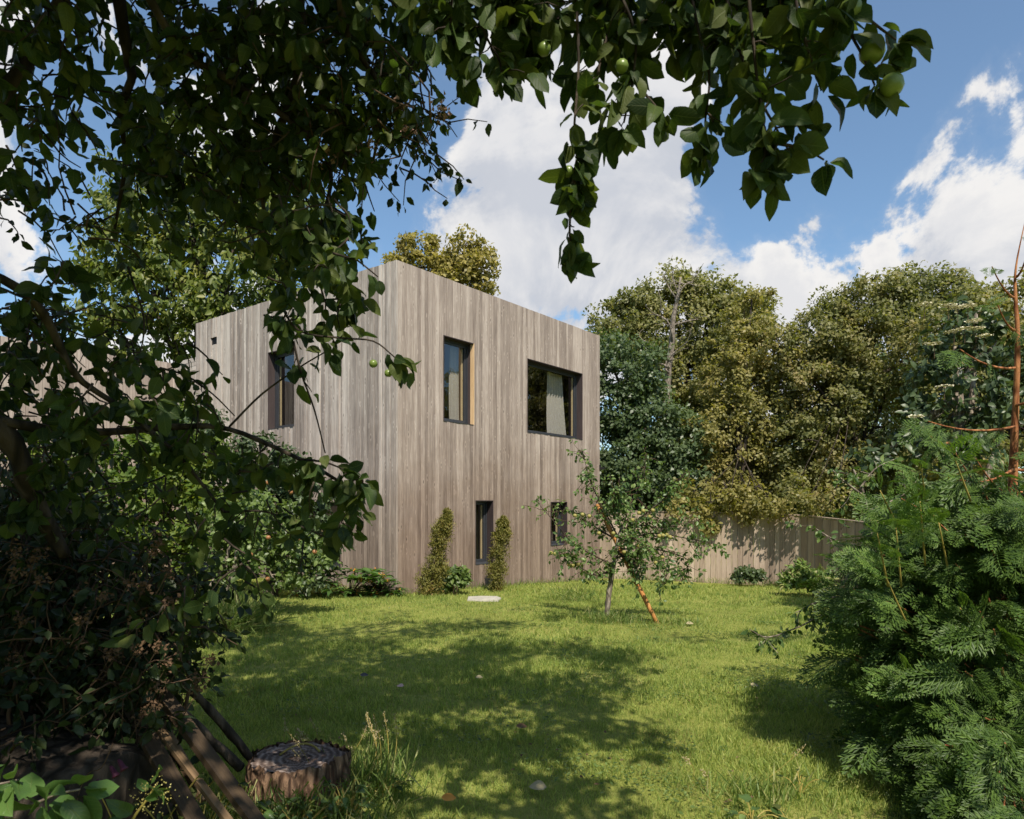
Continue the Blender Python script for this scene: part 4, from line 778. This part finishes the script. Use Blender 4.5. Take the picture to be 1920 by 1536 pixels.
for _ in range(240):  # unseen leaf wall behind left, added to block skylight from the dark corner
    cr.cloud(np.array([rng.uniform(-8, -4), rng.uniform(-5, 2.2), rng.uniform(.3, 4.5)]), .6, 24, .2, .7)
for a in [(-4.5, -2, 4.6), (-3, .5, 4.6), (0, -2, 5.2), (2, -1.5, 4.6), (-1.5, 2.5, 5.6), (3.8, -1.2, 4.2), (1, 1.5, 5.2)]:
    cb.tube(bez(trk[-3], a, (0, 0, .5), 8), np.linspace(.07, .02, 8), 6)
cb.build('branch', M['bark'], ot, True); cr.build(FAR, 'crown', M['leaf_near'], ot)

# ------------------------------------------------------------------ dark tangle on the left
def tangle(name, label, seed, blobs, mat, leaf, n, T, cat='shrub', flowers=None, fm='dry', stems=40):
    rng = np.random.default_rng(seed); b = G(blobs[0][0], blobs[0][4]); t = thing(name, b, label, cat); LV = Leaves(rng); w = MB(); f = MB()
    for px, py, rx, ry, Y, k in blobs:
        for _ in range(k):
            s0 = P(px + rng.normal() * rx * .6, py + rng.normal() * ry * .6, Y + rng.uniform(-.2, .5)); s0[2] = max(s0[2], .1)
            pp = wander(rng, s0, rvec(rng, 1)[0] + [.25, -.1, .1], rng.uniform(.15, .45), 5, .12, .3); w.tube(pp, np.linspace(.005, .002, 5), 3); LV.twig(pp, n, leaf, .65, 2)
    for _ in range(stems):
        px, py, rx, ry, Y, k = [q_ for q_ in blobs if q_[0] < 200][rng.integers(3)]; e = P(px + rng.normal() * rx * .5, py, Y); s0 = np.array([min(e[0] + rng.normal() * .3 - .3, -1.9), e[1] + rng.normal() * .2, 0]); w.tube(bez(s0, e, rng.normal(size=3) * .15, 7), np.linspace(.014, .005, 7), 5)
    if flowers:
        for px, py, Y in flowers:
            c = P(px, py, Y); f = MB(); f.inst(tmpl_far(.8, .2), c + rng.normal(size=(26, 3)) * .016, rvec(rng, 26), rvec(rng, 26), rng.uniform(.012, .024, 26)); w.tube(bez(c, c + [-.08, .03, -.12]), .002, 4); f.build('flower_head', M[fm], t, kind='stuff')
    w.build('stem', M['twig'], t, True, kind='stuff'); LV.build(T, 'foliage', mat, t, smooth=True); return t
r2 = np.random.default_rng(8)
hf = [(r2.integers(20, 330), r2.integers(1010, 1260), 2.9 - r2.random() * .3) for _ in range(20)] + [(255, 1220, 2.7), (297, 1290, 2.8), (290, 1320, 2.8), (315, 1245, 2.8), (270, 1340, 2.8), (370, 1270, 2.9), (375, 1290, 2.9), (395, 1240, 2.9)]
tangle('rose_bush', 'tall overgrown rose bush with dried flower heads in deep shade at the left edge', 51,
       [(60, 1000, 130, 110, 3.4, 120), (180, 1090, 110, 90, 3.3, 110), (60, 1150, 120, 100, 3.2, 110), (260, 1160, 70, 70, 3.1, 60), (150, 1230, 120, 80, 3.0, 90), (330, 1090, 50, 50, 3.2, 24), (40, 860, 90, 80, 3.5, 50), (300, 1230, 40, 40, 3.0, 26), (30, 1350, 100, 80, 2.9, 50), (230, 1320, 70, 50, 3.1, 40)], M['leaf_small'], .055, 11, MID, flowers=hf)
tangle('rose_bush', 'climbing rose with faded pink clusters woven through the upper left boughs', 52,
       [(30, 380, 70, 40, 2.6, 8), (120, 400, 60, 40, 2.6, 8), (700, 230, 90, 60, 2.6, 20), (790, 210, 40, 40, 2.6, 12), (660, 250, 60, 40, 2.6, 12), (40, 600, 60, 60, 2.6, 20)], M['leaf_small'], .045, 8, MID,
       flowers=[(828, 205, 2.6), (832, 214, 2.6), (755, 200, 2.6), (748, 212, 2.6), (757, 222, 2.6), (765, 235, 2.6), (665, 272, 2.6), (700, 275, 2.6), (603, 290, 2.6), (630, 290, 2.6), (730, 200, 2.6)], fm='pink', stems=0)
# background mass of the boundary hedge, left
hb = thing('boundary_hedge', (-5.5, 4.5, 0), 'dense unlit hedge filling the far left behind the rose bush', 'hedge'); LV = Leaves(np.random.default_rng(61)); rg = np.random.default_rng(62)
c = np.stack([rg.uniform(-6.2, -2.6, 420), rg.uniform(2.6, 6.5, 420), rg.uniform(.1, 1.75, 420)], 1); c = c[(c[:, 0] < -.56 * c[:, 1] - .35)]; LV.cloud(c, .3, 46, .09); LV.build(HEX, 'foliage', M['leaf_small'], hb); w = MB()
for _ in range(40): a = c[rg.integers(len(c))]; w.tube(bez([a[0], a[1], 0], a, rg.normal(size=3) * .1), .015, 5)
w.build('stem', M['bark'], hb)
# leaning poles and planks
def pole(a, b, r, name, label, mat, wob=.2, seed=0):
    rg = np.random.default_rng(seed); pp = bez(a, b, rg.normal(size=3) * .015, 14); q = MB(); q.tube(pp, np.linspace(r, r * .85, 14), 8, wob=wob, rng=rg); q.build(name, M[mat], None, True, origin=np.array(a), label=label, category='pole', group='old poles and boards leaning over the log')
pole(P(472, 1424, 3.62), P(280, 1215, 3.25), .022, 'pole', 'dark knobbly round pole whose foot rests against the stump, the upper one', 'bark', seed=1); pole(P(452, 1440, 3.5), P(300, 1290, 3.2), .024, 'pole', 'dark knobbly round pole just below the one that touches the stump', 'bark', seed=2)
def plank(a, b, w, t, label):
    a = np.array(a); b = np.array(b); d = b - a; ln = np.linalg.norm(d); q = MB(); q.box((-w / 2, -t / 2, 0), (w / 2, t / 2, ln)); o = q.build('board', M['plank'], None, origin=np.zeros(3), label=label, category='board', group='old poles and boards leaning over the log')
    o.location = a; o.rotation_euler = Vector(d).to_track_quat('Z', 'Y').to_euler()
plank(P(505, 1575, 2.72), P(296, 1290, 3.05), .062, .03, 'long old board with a sunlit stretch leaning across the dark log'); plank(P(455, 1575, 2.66), P(300, 1370, 2.95), .03, .02, 'thin grey lath leaning below the long sunlit board'); plank(P(395, 1590, 2.6), P(275, 1380, 2.9), .07, .025, 'wide dark board lowest in the leaning bundle'); plank(P(330, 1480, 2.95), P(190, 1250, 3.3), .06, .03, 'dark board leaning behind the others towards the rose bush'); plank(P(385, 1500, 3.1), P(240, 1255, 3.3), .045, .03, 'narrow dark board between the leaning poles')
q = MB(); a, b2 = np.array([-2.6, 3.2, .36]), np.array([-1.62, 2.75, .30]); pp = bez(a, b2, (0, 0, .02), 10); rg = np.random.default_rng(4); q.tube(pp, .33, 18, wob=.05, rng=rg); q.build('log', M['bark'], None, True, origin=a, label='thick felled log lying in deep shade under the leaning boards', category='log')
# ------------------------------------------------------------------ stump
def stump():
    rg = np.random.default_rng(12); c = P(556, 1418, 3.62); c[2] = .31; t = thing('tree_stump', (c[0], c[1], 0), 'sawn tree stump with rough bark and a dark weathered top among the weeds', 'stump'); n = 96
    a = np.linspace(0, 2 * math.pi, n, endpoint=False); shp = 1 + .06 * np.sin(a * 3 + 1) + .04 * np.sin(a * 7) + .028 * np.sin(a * 17 + 2) + .03 * rg.normal(size=n); hs = [-.05, .04, .12, .2, .27, .30, .312]; rr = [.31, .275, .25, .245, .245, .245, .238]; V = []
    for h, r in zip(hs, rr):
        w_ = shp * (1 + .02 * rg.normal(size=n)); V.append(np.stack([c[0] + np.cos(a) * r * w_, c[1] + np.sin(a) * r * w_ * .95, np.full(n, h) + (.008 * rg.normal(size=n) if h > .29 else 0)], -1))
    k = len(hs); i = (np.arange(k - 1)[:, None] * n + np.arange(n)[None]).ravel(); j = (np.arange(k - 1)[:, None] * n + (np.arange(n)[None] + 1) % n).ravel(); q = MB(); q.add(np.concatenate(V), np.stack([i, j, j + n, i + n], -1)); q.build('bark', M['stumpbark'], t, True)
    q = MB(); V = []; rings = [1, .93, .8, .62, .42, .2, .03]
    for s_ in rings: V.append(np.stack([c[0] + np.cos(a) * .234 * shp * s_, c[1] + np.sin(a) * .222 * shp * s_, .300 + .004 * rg.normal(size=n) - .012 * (1 - s_)], -1))
    k = len(rings); i = (np.arange(k - 1)[:, None] * n + np.arange(n)[None]).ravel(); j = (np.arange(k - 1)[:, None] * n + (np.arange(n)[None] + 1) % n).ravel(); q.add(np.concatenate(V), np.stack([i, j, j + n, i + n], -1)); q.build('cut_face', M['stumptop'], t, True)
    a_ = c + [-.1, .03, -.01]; MB().tube(bez(a_, a_ + [.2, .05, 0], (0, .06, .03), 8), .006, 5).build('vine_stem', M['stem'], None, True, origin=a_, label='bent yellow stem lying across the top of the stump', category='twig')
def stump_mats():
    m, N, L = newmat('stump_cut'); tcn = nd(N, 'ShaderNodeTexCoord'); w = nd(N, 'ShaderNodeTexWave', wave_type='RINGS', rings_direction='Z'); w.inputs['Scale'].default_value = 9; w.inputs['Distortion'].default_value = 3; w.inputs['Detail'].default_value = 4; w.inputs['Detail Scale'].default_value = 1.2
    L.new(tcn.outputs['Object'], w.inputs[0]); n = noise(N, L, tcn.outputs['Object'], 14, 6, .7); f = mth(N, L, 'ADD', mth(N, L, 'MULTIPLY', w.outputs['Fac'], .22), mth(N, L, 'MULTIPLY', n.outputs['Fac'], .8))
    b = princ(N, L, ramp(N, L, f, [(.3, (.05, .035, .03)), (.52, (.15, .11, .09)), (.75, (.36, .29, .25))]), .85, .2, bumpn(N, L, f, .9, .012)); out(N, L, b.outputs[0]); M['stumptop'] = m
    M['stumpbark'] = mat_bark('stump_bark', (.05, .028, .018), (.30, .19, .12), 26, 1.)
stump_mats(); stump()

# ------------------------------------------------------------------ near plants, lower left corner and around the stump
def bract(pts, n, size, name, label, mat, cat, seed, T=APL, stem='stem', r=.006, droop=.35):
    rg = np.random.default_rng(seed); b = P(*pts[0]); t = thing(name, b, label, cat); LV = Leaves(rg); pp = smooth_path([P(*q) for q in pts], 5); MB().tube(pp, np.linspace(r, r * .5, len(pp)), 6).build('stem', M[stem], t, True)
    LV.twig(pp, n, size, .6, 3, droop); LV.build(T, 'foliage', M[mat], t, singles=n); return t
bract([(-60, 1540, 1.75), (50, 1512, 1.75), (105, 1490, 1.75), (150, 1480, 1.75)], 17, .085, 'bramble_branch', 'sunlit branch of broad bright leaves poking in at the bottom left corner', 'leaf_bright', 'branch', 3, stem='bark_pale', r=.005)
bract([(-60, 1480, 1.7), (0, 1470, 1.7), (35, 1462, 1.7)], 11, .075, 'bramble_branch', 'short branch of bright leaves at the left edge above the corner', 'leaf_bright', 'branch', 5, stem='bark_pale', r=.004)
bract([(235, 1580, 2.3), (250, 1535, 2.3), (275, 1500, 2.3), (290, 1475, 2.3)], 9, .085, 'nettle', 'tall nettle with yellow seed strings beside the bottom left leaves', 'leaf_bright', 'plant', 7)
q = MB(); rg = np.random.default_rng(3); c = P(285, 1492, 2.28); q.inst(tmpl_far(.9, .3), c + rg.normal(size=(160, 3)) * [.035, .02, .03], rvec(rg, 160), rvec(rg, 160), .007); nt_ = [o for o in COL.objects if o.name == 'nettle'][0]; q.build('seed_string', M['fruit_y'], nt_, kind='stuff')
fx = thing('foxglove', P(140, 1480, 2.6) * [1, 1, 0], 'thin foxglove stem with three hanging purple bells in the dark corner', 'flower'); b = P(140, 1480, 2.6); pth = smooth_path([[b[0] - .1, b[1], .0], P(150, 1480, 2.6), P(190, 1440, 2.55), P(212, 1395, 2.5)]); MB().tube(pth, .0018, 5).build('stem', M['twig'], fx, True)
for px, py in [(222, 1424), (207, 1436), (182, 1462)]:
    c = P(px, py, 2.5); d = nrm(np.array([.6, -.2, -.75])); pp = [c + d * x for x in (0, .012, .035, .045)]; MB().tube(pp, [.004, .008, .010, .015], 9).build('bell', M['purple'], fx, True)
def blades(n, cx, cy, sx, sy, h, w, rg, mb, lean=.5, T=None, ok=None):
    p = np.stack([cx + rg.normal(size=n) * sx, cy + rg.normal(size=n) * sy], 1); z = gz(p[:, 0], p[:, 1]); L_ = h * rg.uniform(.45, 1.15, n); d = nrm(np.stack([rg.normal(size=n) * lean, rg.normal(size=n) * lean, np.ones(n)], 1))
    T = T or tmpl_leaf(w / h, 4, .1, .45, .02, 0, int(rg.integers(9))); mb.inst(T, np.column_stack([p, z - .01]), d, nrm(rg.normal(size=(n, 3)) * [1, 1, .1]), L_, uv=False)
def tuft(name, label, px, Y, n, sx, sy, h, w, seed, mat='grass_long', cat='grass tuft', heads=0, lean=.4, group=None):
    rg = np.random.default_rng(seed); b = G(px, Y); t = thing(name, b, label, cat, group); q = MB(); blades(n, b[0], b[1], sx, sy, h, w, rg, q, lean); q.build('foliage', M[mat], t, True)
    if heads:
        s_ = MB(); st = MB()
        for _ in range(heads):
            a = b + [rg.normal() * sx, rg.normal() * sy, 0]; e = a + [rg.normal() * .12, rg.normal() * .08, h * rg.uniform(1.2, 1.9)]; pp = bez(a, e, (.03, 0, .02), 7); st.tube(pp, .0018, 3); m_ = 34; u = rg.random(m_) ; c_ = pp[-1] - (pp[-1] - pp[-3]) * u[:, None] + rg.normal(size=(m_, 3)) * .009 * (.3 + u[:, None]); s_.inst(tmpl_far(.4, .1), c_, nrm(rvec(rg, m_) + [0, 0, 1.2]), rvec(rg, m_), .013)
        s_.build('seed_head', M['seed'], t, kind='stuff'); st.build('stem', M['stem'], t)
    return t
tuft('grass_tuft', 'tall bright grass with seed heads right of the stump', 690, 3.75, 420, .13, .12, .26, .006, 71, heads=9); tuft('grass_tuft', 'long shaded grass in front of the stump', 560, 3.25, 700, .26, .07, .24, .006, 72, heads=0); tuft('grass_tuft', 'thin flowering grasses behind the stump', 610, 4.1, 60, .15, .05, .16, .004, 73, heads=6)
tuft('grass_tuft', 'arching sedge tuft under the fruiting apple tree', 425, 8.6, 1500, .22, .2, .5, .008, 74, lean=.75); tuft('grass_tuft', 'lush grass ring round the foot of the staked apple', 1145, 9.35, 700, .2, .12, .17, .006, 75, lean=.35); tuft('grass_tuft', 'pale wispy grass clump near the corner window', 1075, 11.9, 320, .25, .2, .3, .005, 76, lean=.6); tuft('grass_tuft', 'small grass clump between stake and thuja', 1270, 9.3, 420, .25, .15, .12, .006, 77)
tuft('grass_tuft', 'tall grass under the thuja edge at the bottom right', 1420, 3.75, 300, .2, .1, .14, .006, 78, heads=3); tuft('grass_tuft', 'dark grass tangled with weeds left of the stump', 430, 3.4, 360, .12, .1, .2, .006, 79)
def broad(px, Y, label, seed, n, size, h, mat='leaf_bright', T=None, single=True, name='dock_plant', spread=.5):
    rg = np.random.default_rng(seed); b = G(px, Y); t = thing(name, b, label, 'weed'); LV = Leaves(rg); w = MB()
    for i in range(n):
        a = rg.uniform(0, 6.28); e = b + np.array([math.cos(a), math.sin(a), 0]) * rg.uniform(.02, .16) * spread * 2 + [0, 0, h * rg.uniform(.4, 1)]; w.tube(bez(b, e, (0, 0, .03)), .003, 4); LV.put(e, nrm(np.array([[math.cos(a), math.sin(a), rg.uniform(-.3, .4)]])), nrm(rvec(rg, 1) * .35 + [0, -.1, 1]), size * rg.uniform(.6, 1.1))
    w.build('stem', M['stem'], t); LV.build(T or APL, 'foliage', M[mat], t, singles=n if single else 0)
broad(490, 3.15, 'broad ragged green weed leaves against the left foot of the stump', 81, 14, .10, .2); broad(470, 2.95, 'large dock leaves at the bottom edge under the boards', 82, 9, .15, .1, 'leaf_near'); broad(560, 3.2, 'small leafy weeds in front of the stump bark', 83, 60, .05, .2, 'leaf_apple', spread=.9); broad(650, 3.35, 'leafy weeds at the right foot of the stump', 84, 34, .05, .24, 'leaf_apple'); broad(720, 3.7, 'creeping weed with round leaves in the tall grass', 85, 12, .06, .12, 'leaf_near')
broad(1410, 3.42, 'dock seedling with broad pale leaves at the bottom right of the lawn', 86, 8, .10, .08, 'leaf_apple'); broad(1480, 3.35, 'wide flat weed leaves below the thuja', 87, 8, .11, .06, 'leaf_near'); broad(1500, 3.75, 'single round-leaved weed at the shade edge by the thuja', 88, 6, .05, .12, 'leaf_near'); broad(250, 2.9, 'ivy trails over the dark log', 89, 40, .045, .5, 'leaf_near', spread=1.1); broad(360, 2.9, 'ivy leaves climbing among the leaning boards', 90, 44, .045, .45, 'leaf_near', spread=.9); broad(400, 2.6, 'leafy weeds at the foot of the leaning boards', 91, 26, .06, .18, 'leaf_apple')

# ------------------------------------------------------------------ thuja on the right
def frond_tmpl(seed, n=8, young=False):
    """flat feathery spray lying in xy, pointing along y"""
    rg = np.random.default_rng(seed); V = []; F = []
    def strip(a, b, w0, w1, dz):
        a = np.array(a); b = np.array(b); d = (b - a) / max(np.linalg.norm(b - a), 1e-6); s = np.array([-d[1], d[0], 0]); m = (a + b) / 2 + [0, 0, dz]; k = len(V)
        V.extend([a, m + s * w0 * 1.15, b, m - s * w0 * 1.15]); F.append((k, k + 1, k + 2, k + 3))
    prev = np.zeros(3)
    for i in range(n):
        t = (i + 1) / n; cur = np.array([.05 * math.sin(t * 3 + seed), t, -.18 * t * t]); strip(prev, cur, .008, .004, 0); ln = .36 * math.sin(math.pi * min(1, .3 + t * .68)) + .06
        for sd in (-1, 1):
            a = .75 + rg.uniform(-.12, .12); d = np.array([sd * math.sin(a), math.cos(a), -.12 + rg.uniform(-.1, .05)]); e = cur + d * ln * rg.uniform(.75, 1.05); strip(cur, e, .011, .005, .01)
            m = max(2, int(ln * 9))
            for j in range(1, m + 1):
                p = cur + (e - cur) * (j / (m + .6)); l2 = ln * .40 * (1.2 - j / (m + 1)) + .055
                for s2 in (-1, 1):
                    a2 = sd * a + s2 * .5; strip(p, p + np.array([math.sin(a2), math.cos(a2), -.15 + rg.uniform(-.1, .1)]) * l2, .017, .007, .006)
        prev = cur
    V = np.array(V); return V, [np.array(F)], V[:, :2] * 0
FRD = [frond_tmpl(1), frond_tmpl(2, 7), frond_tmpl(5, 9)]
rng = np.random.default_rng(555); base = G(1890, 4.6); th = thing('thuja_tree', base, 'large feathery thuja with an orange-barked leader filling the right side', 'conifer')
ld = smooth_path([base, P(1888, 1150, 4.55), P(1895, 1000, 4.5), P(1903, 800, 4.45), P(1908, 640, 4.4), P(1904, 560, 4.4), P(1905, 500, 4.4), P(1925, 400, 4.4)], 5); MB().tube(ld, np.interp(np.linspace(0, 1, len(ld)), [0, .5, .75, .9, 1], [.05, .017, .010, .0045, .002]), 8, wob=.06, rng=rng).build('trunk', M['bark_orange'], th, True)
lv = Leaves(rng); bw = MB()
def frond_along(pp, n, size, up=.3, tipn=1, sd=.8):
    m = len(pp); t = rng.uniform(.15, 1, n); t[:tipn] = 1; x = t * (m - 1); i = np.minimum(x.astype(int), m - 2); f = (x - i)[:, None]; q = pp[i] * (1 - f) + pp[i + 1] * f; ax = nrm(pp[i + 1] - pp[i])
    side = nrm(np.cross(ax, [0, 0, 1.])) * rng.choice([-1, 1], n)[:, None]; d = nrm(ax * .9 + side * sd * (t < .999)[:, None] + rng.normal(size=(n, 3)) * .22 + np.array([-.1, -.1, up - .75])); nn = nrm(np.array([.1, -.75, .75]) + rng.normal(size=(n, 3)) * .5); lv.put(q, d, nn, size * rng.uniform(.45, 1.25, n))
# outline (px at given py) of the left edge
EDGE = [(700, 1840), (760, 1820), (830, 1790), (880, 1750), (950, 1700), (1020, 1640), (1090, 1590), (1150, 1570), (1220, 1585), (1290, 1610), (1360, 1640), (1420, 1670), (1480, 1720), (1540, 1760), (1600, 1780)]
ey = [e[0] for e in EDGE]; ex = [e[1] for e in EDGE]
for k in range(310):
    py = rng.uniform(960, 1600) if k > 40 else rng.uniform(920, 1010); L0 = np.interp(py, ey, ex); px = L0 + (1980 - L0) * rng.random() ** 1.15; dx = (px - L0) / (1980 - L0); Y = np.interp(py, [900, 1300, 1560], [4.6, 4.3, 3.5]) - .75 * math.sin(min(1, dx * 1.2) * 1.5) + rng.uniform(-.15, .5); e = P(px, py, Y); e[2] = max(e[2], .06)
    j = int(np.clip(np.interp(e[2] - .15, ld[:, 2], np.arange(len(ld))), 0, len(ld) - 1)); s0 = ld[j]; pp = bez(s0, e, (0, 0, -.08), 7); bw.tube(pp, np.linspace(.013, .0035, 7), 5); frond_along(pp[3:], 8, .27)
for _ in range(200):   # inner and rear sprays
    e = np.array([rng.uniform(2.3, 4.6), rng.uniform(4.0, 5.9), rng.uniform(.05, 1.9)])
    if (e[0] / e[1]) < .53 + max(0, (e[2] - 1.0) * .3): continue
    j = int(np.clip(np.interp(e[2], ld[:, 2], np.arange(len(ld))), 0, len(ld) - 1)); pp = bez(ld[j], e, (0, 0, -.05), 6); bw.tube(pp, np.linspace(.01, .003, 6), 4); frond_along(pp[2:], 5, .34)
for a, b, n, s in [((1905, 690), (1800, 655), 3, .30), ((1903, 800), (1740, 790), 6, .26), ((1890, 980), (1780, 830), 6, .25), ((1893, 1010), (1690, 935), 8, .24), ((1780, 830), (1730, 800), 3, .2), ((1906, 760), (1990, 700), 4, .25), ((1900, 880), (1800, 900), 6, .25), ((1900, 950), (1770, 955), 8, .25), ((1902, 850), (1960, 820), 6, .25), ((1905, 620), (1870, 570), 3, .15), ((1905, 560), (1860, 500), 3, .11), ((1905, 520), (1930, 460), 2, .1), ((1895, 930), (1830, 860), 7, .25)]:
    pp = bez(P(*a, 4.42), P(*b, 4.2), (0, 0, -.04), 7); q = MB(); q.tube(pp, np.linspace(.009, .003, 7), 6); q.build('branch', M['bark_orange'], th, True); frond_along(pp, n, s * 1.3, .1, 1, .55)
bw.build('branch', M['bark_orange'], th, True)
lv.build(FRD, 'foliage', M['thuja'], th, singles=280, smooth=False, single_name='frond')
lv = Leaves(rng); yb = MB()
for a, b in [((1735, 900), (1728, 880)), ((1665, 1060), (1645, 1000)), ((1690, 1060), (1680, 990)), ((1735, 1020), (1725, 940)), ((1820, 900), (1790, 860)), ((1700, 1130), (1660, 1080)), ((1780, 1040), (1760, 980)), ((1850, 1180), (1800, 1140)), ((1730, 1290), (1705, 1270)), ((1690, 960), (1650, 920))]:
    pp = bez(P(a[0], a[1] + 40, 3.9), P(*b, 3.75), (0, 0, 0), 6); yb.tube(pp, np.linspace(.0065, .003, 6), 5); frond_along(pp[1:], 6, .22, .5, 2, .7)
yb.build('shoot', M['stem'], th, True, kind='stuff'); lv.build(FRD, 'young_foliage', M['thuja_tip'], th, smooth=False)
# young apple behind the thuja: one bough low over the lawn, pale shoots above
rng = np.random.default_rng(90); b = G(1660, 5.9); yt = thing('apple_tree', b, 'slender young apple tree half buried behind the thuja with a bough low over the lawn', 'tree'); LV = Leaves(rng); tw = MB()
t1 = smooth_path([b, P(1650, 1150, 5.8), P(1640, 1050, 5.7), P(1620, 930, 5.6), P(1600, 880, 5.6)]); MB().tube(t1, np.linspace(.03, .006, len(t1)), 7).build('trunk', M['bark_pale'], yt, True)
for pts in ([(1650, 1180), (1560, 1150), (1500, 1175), (1440, 1195), (1405, 1180)], [(1645, 1150), (1580, 1120), (1530, 1130), (1490, 1150)], [(1620, 930), (1580, 900), (1560, 880)], [(1610, 920), (1640, 880), (1680, 860)], [(1625, 960), (1690, 930), (1720, 900)], [(1640, 1050), (1560, 1010), (1520, 985)]):
    pp = smooth_path([P(x, y, 5.3) for x, y in pts], 4); q = MB(); q.tube(pp, np.linspace(.010, .003, len(pp)), 5); q.build('branch', M['bark_pale'], yt, True); LV.twig(pp, 26, .055, .6)
    for _ in range(14 if pts[0][1] > 1100 else 4): k = rng.integers(2, len(pp)); tp = wander(rng, pp[k], rvec(rng, 1)[0], rng.uniform(.06, .2), 4, .05, .25); tw.tube(tp, .002, 3); LV.twig(tp, 8, .05, .65)
tw.build('twig', M['bark_pale'], yt, kind='stuff'); LV.build(MID, 'foliage', M['leaf_apple'], yt)

# ------------------------------------------------------------------ mown grass
def lawn():
    rg = np.random.default_rng(1); q = MB(); inv = lambda x, y: ((x + 2.05) * .7891 - (y - 12.2) * .6143 < .02) & ((x + 2.05) * .6143 + (y - 12.2) * .7891 > 0) if False else None
    def zone(y0, y1, dens, h, w, far):
        area = (y1 - y0) * .82 * (y0 + y1); n = int(area * dens); y = np.sqrt(rg.uniform(y0 ** 2, y1 ** 2, n)); x = y * rg.uniform(-.80, .80, n)
        a = (x + 2.05) * ER[0] + (y - 12.2) * ER[1]; b = (x + 2.05) * EL[0] + (y - 12.2) * EL[1]; ok = ~((a > -.03) & (b > -.03)) & (x < 8.4) & ((y < 17.3) | (x < 2.2)) & (x > -9)
        ok &= ((x + .99) ** 2 + (y - 3.62) ** 2 > .075) & (((x + .482) / .29) ** 2 + ((y - 11.65) / .26) ** 2 > 1); x, y = x[ok], y[ok]; n = len(x)
        pn = np.sin(x * 1.7 + np.sin(y * 1.3) * 2) * np.sin(y * 2.1 + np.cos(x * 1.9)) ; L_ = h * rg.uniform(.5, 1.25, n) * (1 + .35 * pn + .25 * np.sin(x * 9 + y * 3) * np.sin(y * 11 - x * 4)); z = gz(x, y); th_ = rg.uniform(0, 6.28, n); le = np.abs(rg.normal(size=n)) * .75
        d = nrm(np.stack([np.cos(th_) * le, np.sin(th_) * le, np.ones(n)], 1)); pos = np.column_stack([x, y, z - .003])
        if not far: T = (np.array([(-w / 2, 0, 0), (w / 2, 0, 0), (w * .35, .55, -.02 / .05 * 0 - .06), (-w * .35, .55, -.06), (0, 1, -.3)]), [np.array([[0, 1, 2, 3]]), np.array([[3, 2, 4]])], np.zeros((5, 2)))
        else: T = (np.array([(-w / 2, 0, 0), (w / 2, 0, 0), (0, 1, -.15)]), [np.array([[0, 1, 2]])], np.zeros((3, 2)))
        q.inst(T, pos, d, nrm(rg.normal(size=(n, 3)) * [1, 1, .15]), L_, uv=False)
    zone(3.2, 5.2, 6800, .045, .10, False); zone(5.2, 8, 3000, .05, .13, False); zone(8, 12, 1500, .05, .2, True); zone(12, 18.5, 520, .06, .32, True)
    q.build('grass', M['grass'], None, False, kind='stuff', label='mown lawn grass between house and fence')
    q = MB(); rg2 = np.random.default_rng(2)
    for u in np.arange(0, 7, .12): p = FR.loc(u, -.05); blades(14, p[0], p[1], .05, .05, .16, .008, rg2, q, .4)
    for u in np.arange(3.5, LL, .12): p = FL.loc(u, -.05); blades(14, p[0], p[1], .05, .05, .18, .008, rg2, q, .4)
    for a, b in zip(fpts[:5], fpts[1:6]):
        for t in np.linspace(0, 1, 26): blades(9, a[0] + (b[0] - a[0]) * t, a[1] + (b[1] - a[1]) * t - .1, .06, .06, .2, .01, rg2, q, .4)
    for _ in range(70): x = rg2.uniform(-5, 5); y = rg2.uniform(4.5, 14); blades(24, x, y, .12, .12, .10, .006, rg2, q, .5) if ((x + 2.05) * ER[0] + (y - 12.2) * ER[1] < -.3 or (x + 2.05) * EL[0] + (y - 12.2) * EL[1] < -.3) else None
    c_ = MB()
    for _ in range(90):
        y = math.sqrt(rg2.uniform(3.6 ** 2, 11 ** 2)); x = y * rg2.uniform(-.45, .5); m_ = 90; p = np.stack([x + rg2.normal(size=m_) * .16, y + rg2.normal(size=m_) * .12], 1)
        if ((p[:, 0] + .99) ** 2 + (p[:, 1] - 3.62) ** 2).min() < .08: continue
        c_.inst(HEX[0], np.column_stack([p, gz(p[:, 0], p[:, 1]) + .028 + rg2.random(m_) * .014]), rvec(rg2, m_) * [1, 1, .2], np.tile([0, 0, 1.], (m_, 1)) + rvec(rg2, m_) * .45, rg2.uniform(.016, .034, m_), uv=False)
    c_.build('clover', M['leaf_red'], None, True, kind='stuff', label='patches of clover and small weeds growing in the lawn')
    q.build('rough_grass', M['grass_long'], None, True, kind='stuff', label='longer uncut grass along the walls and in patches')
lawn()
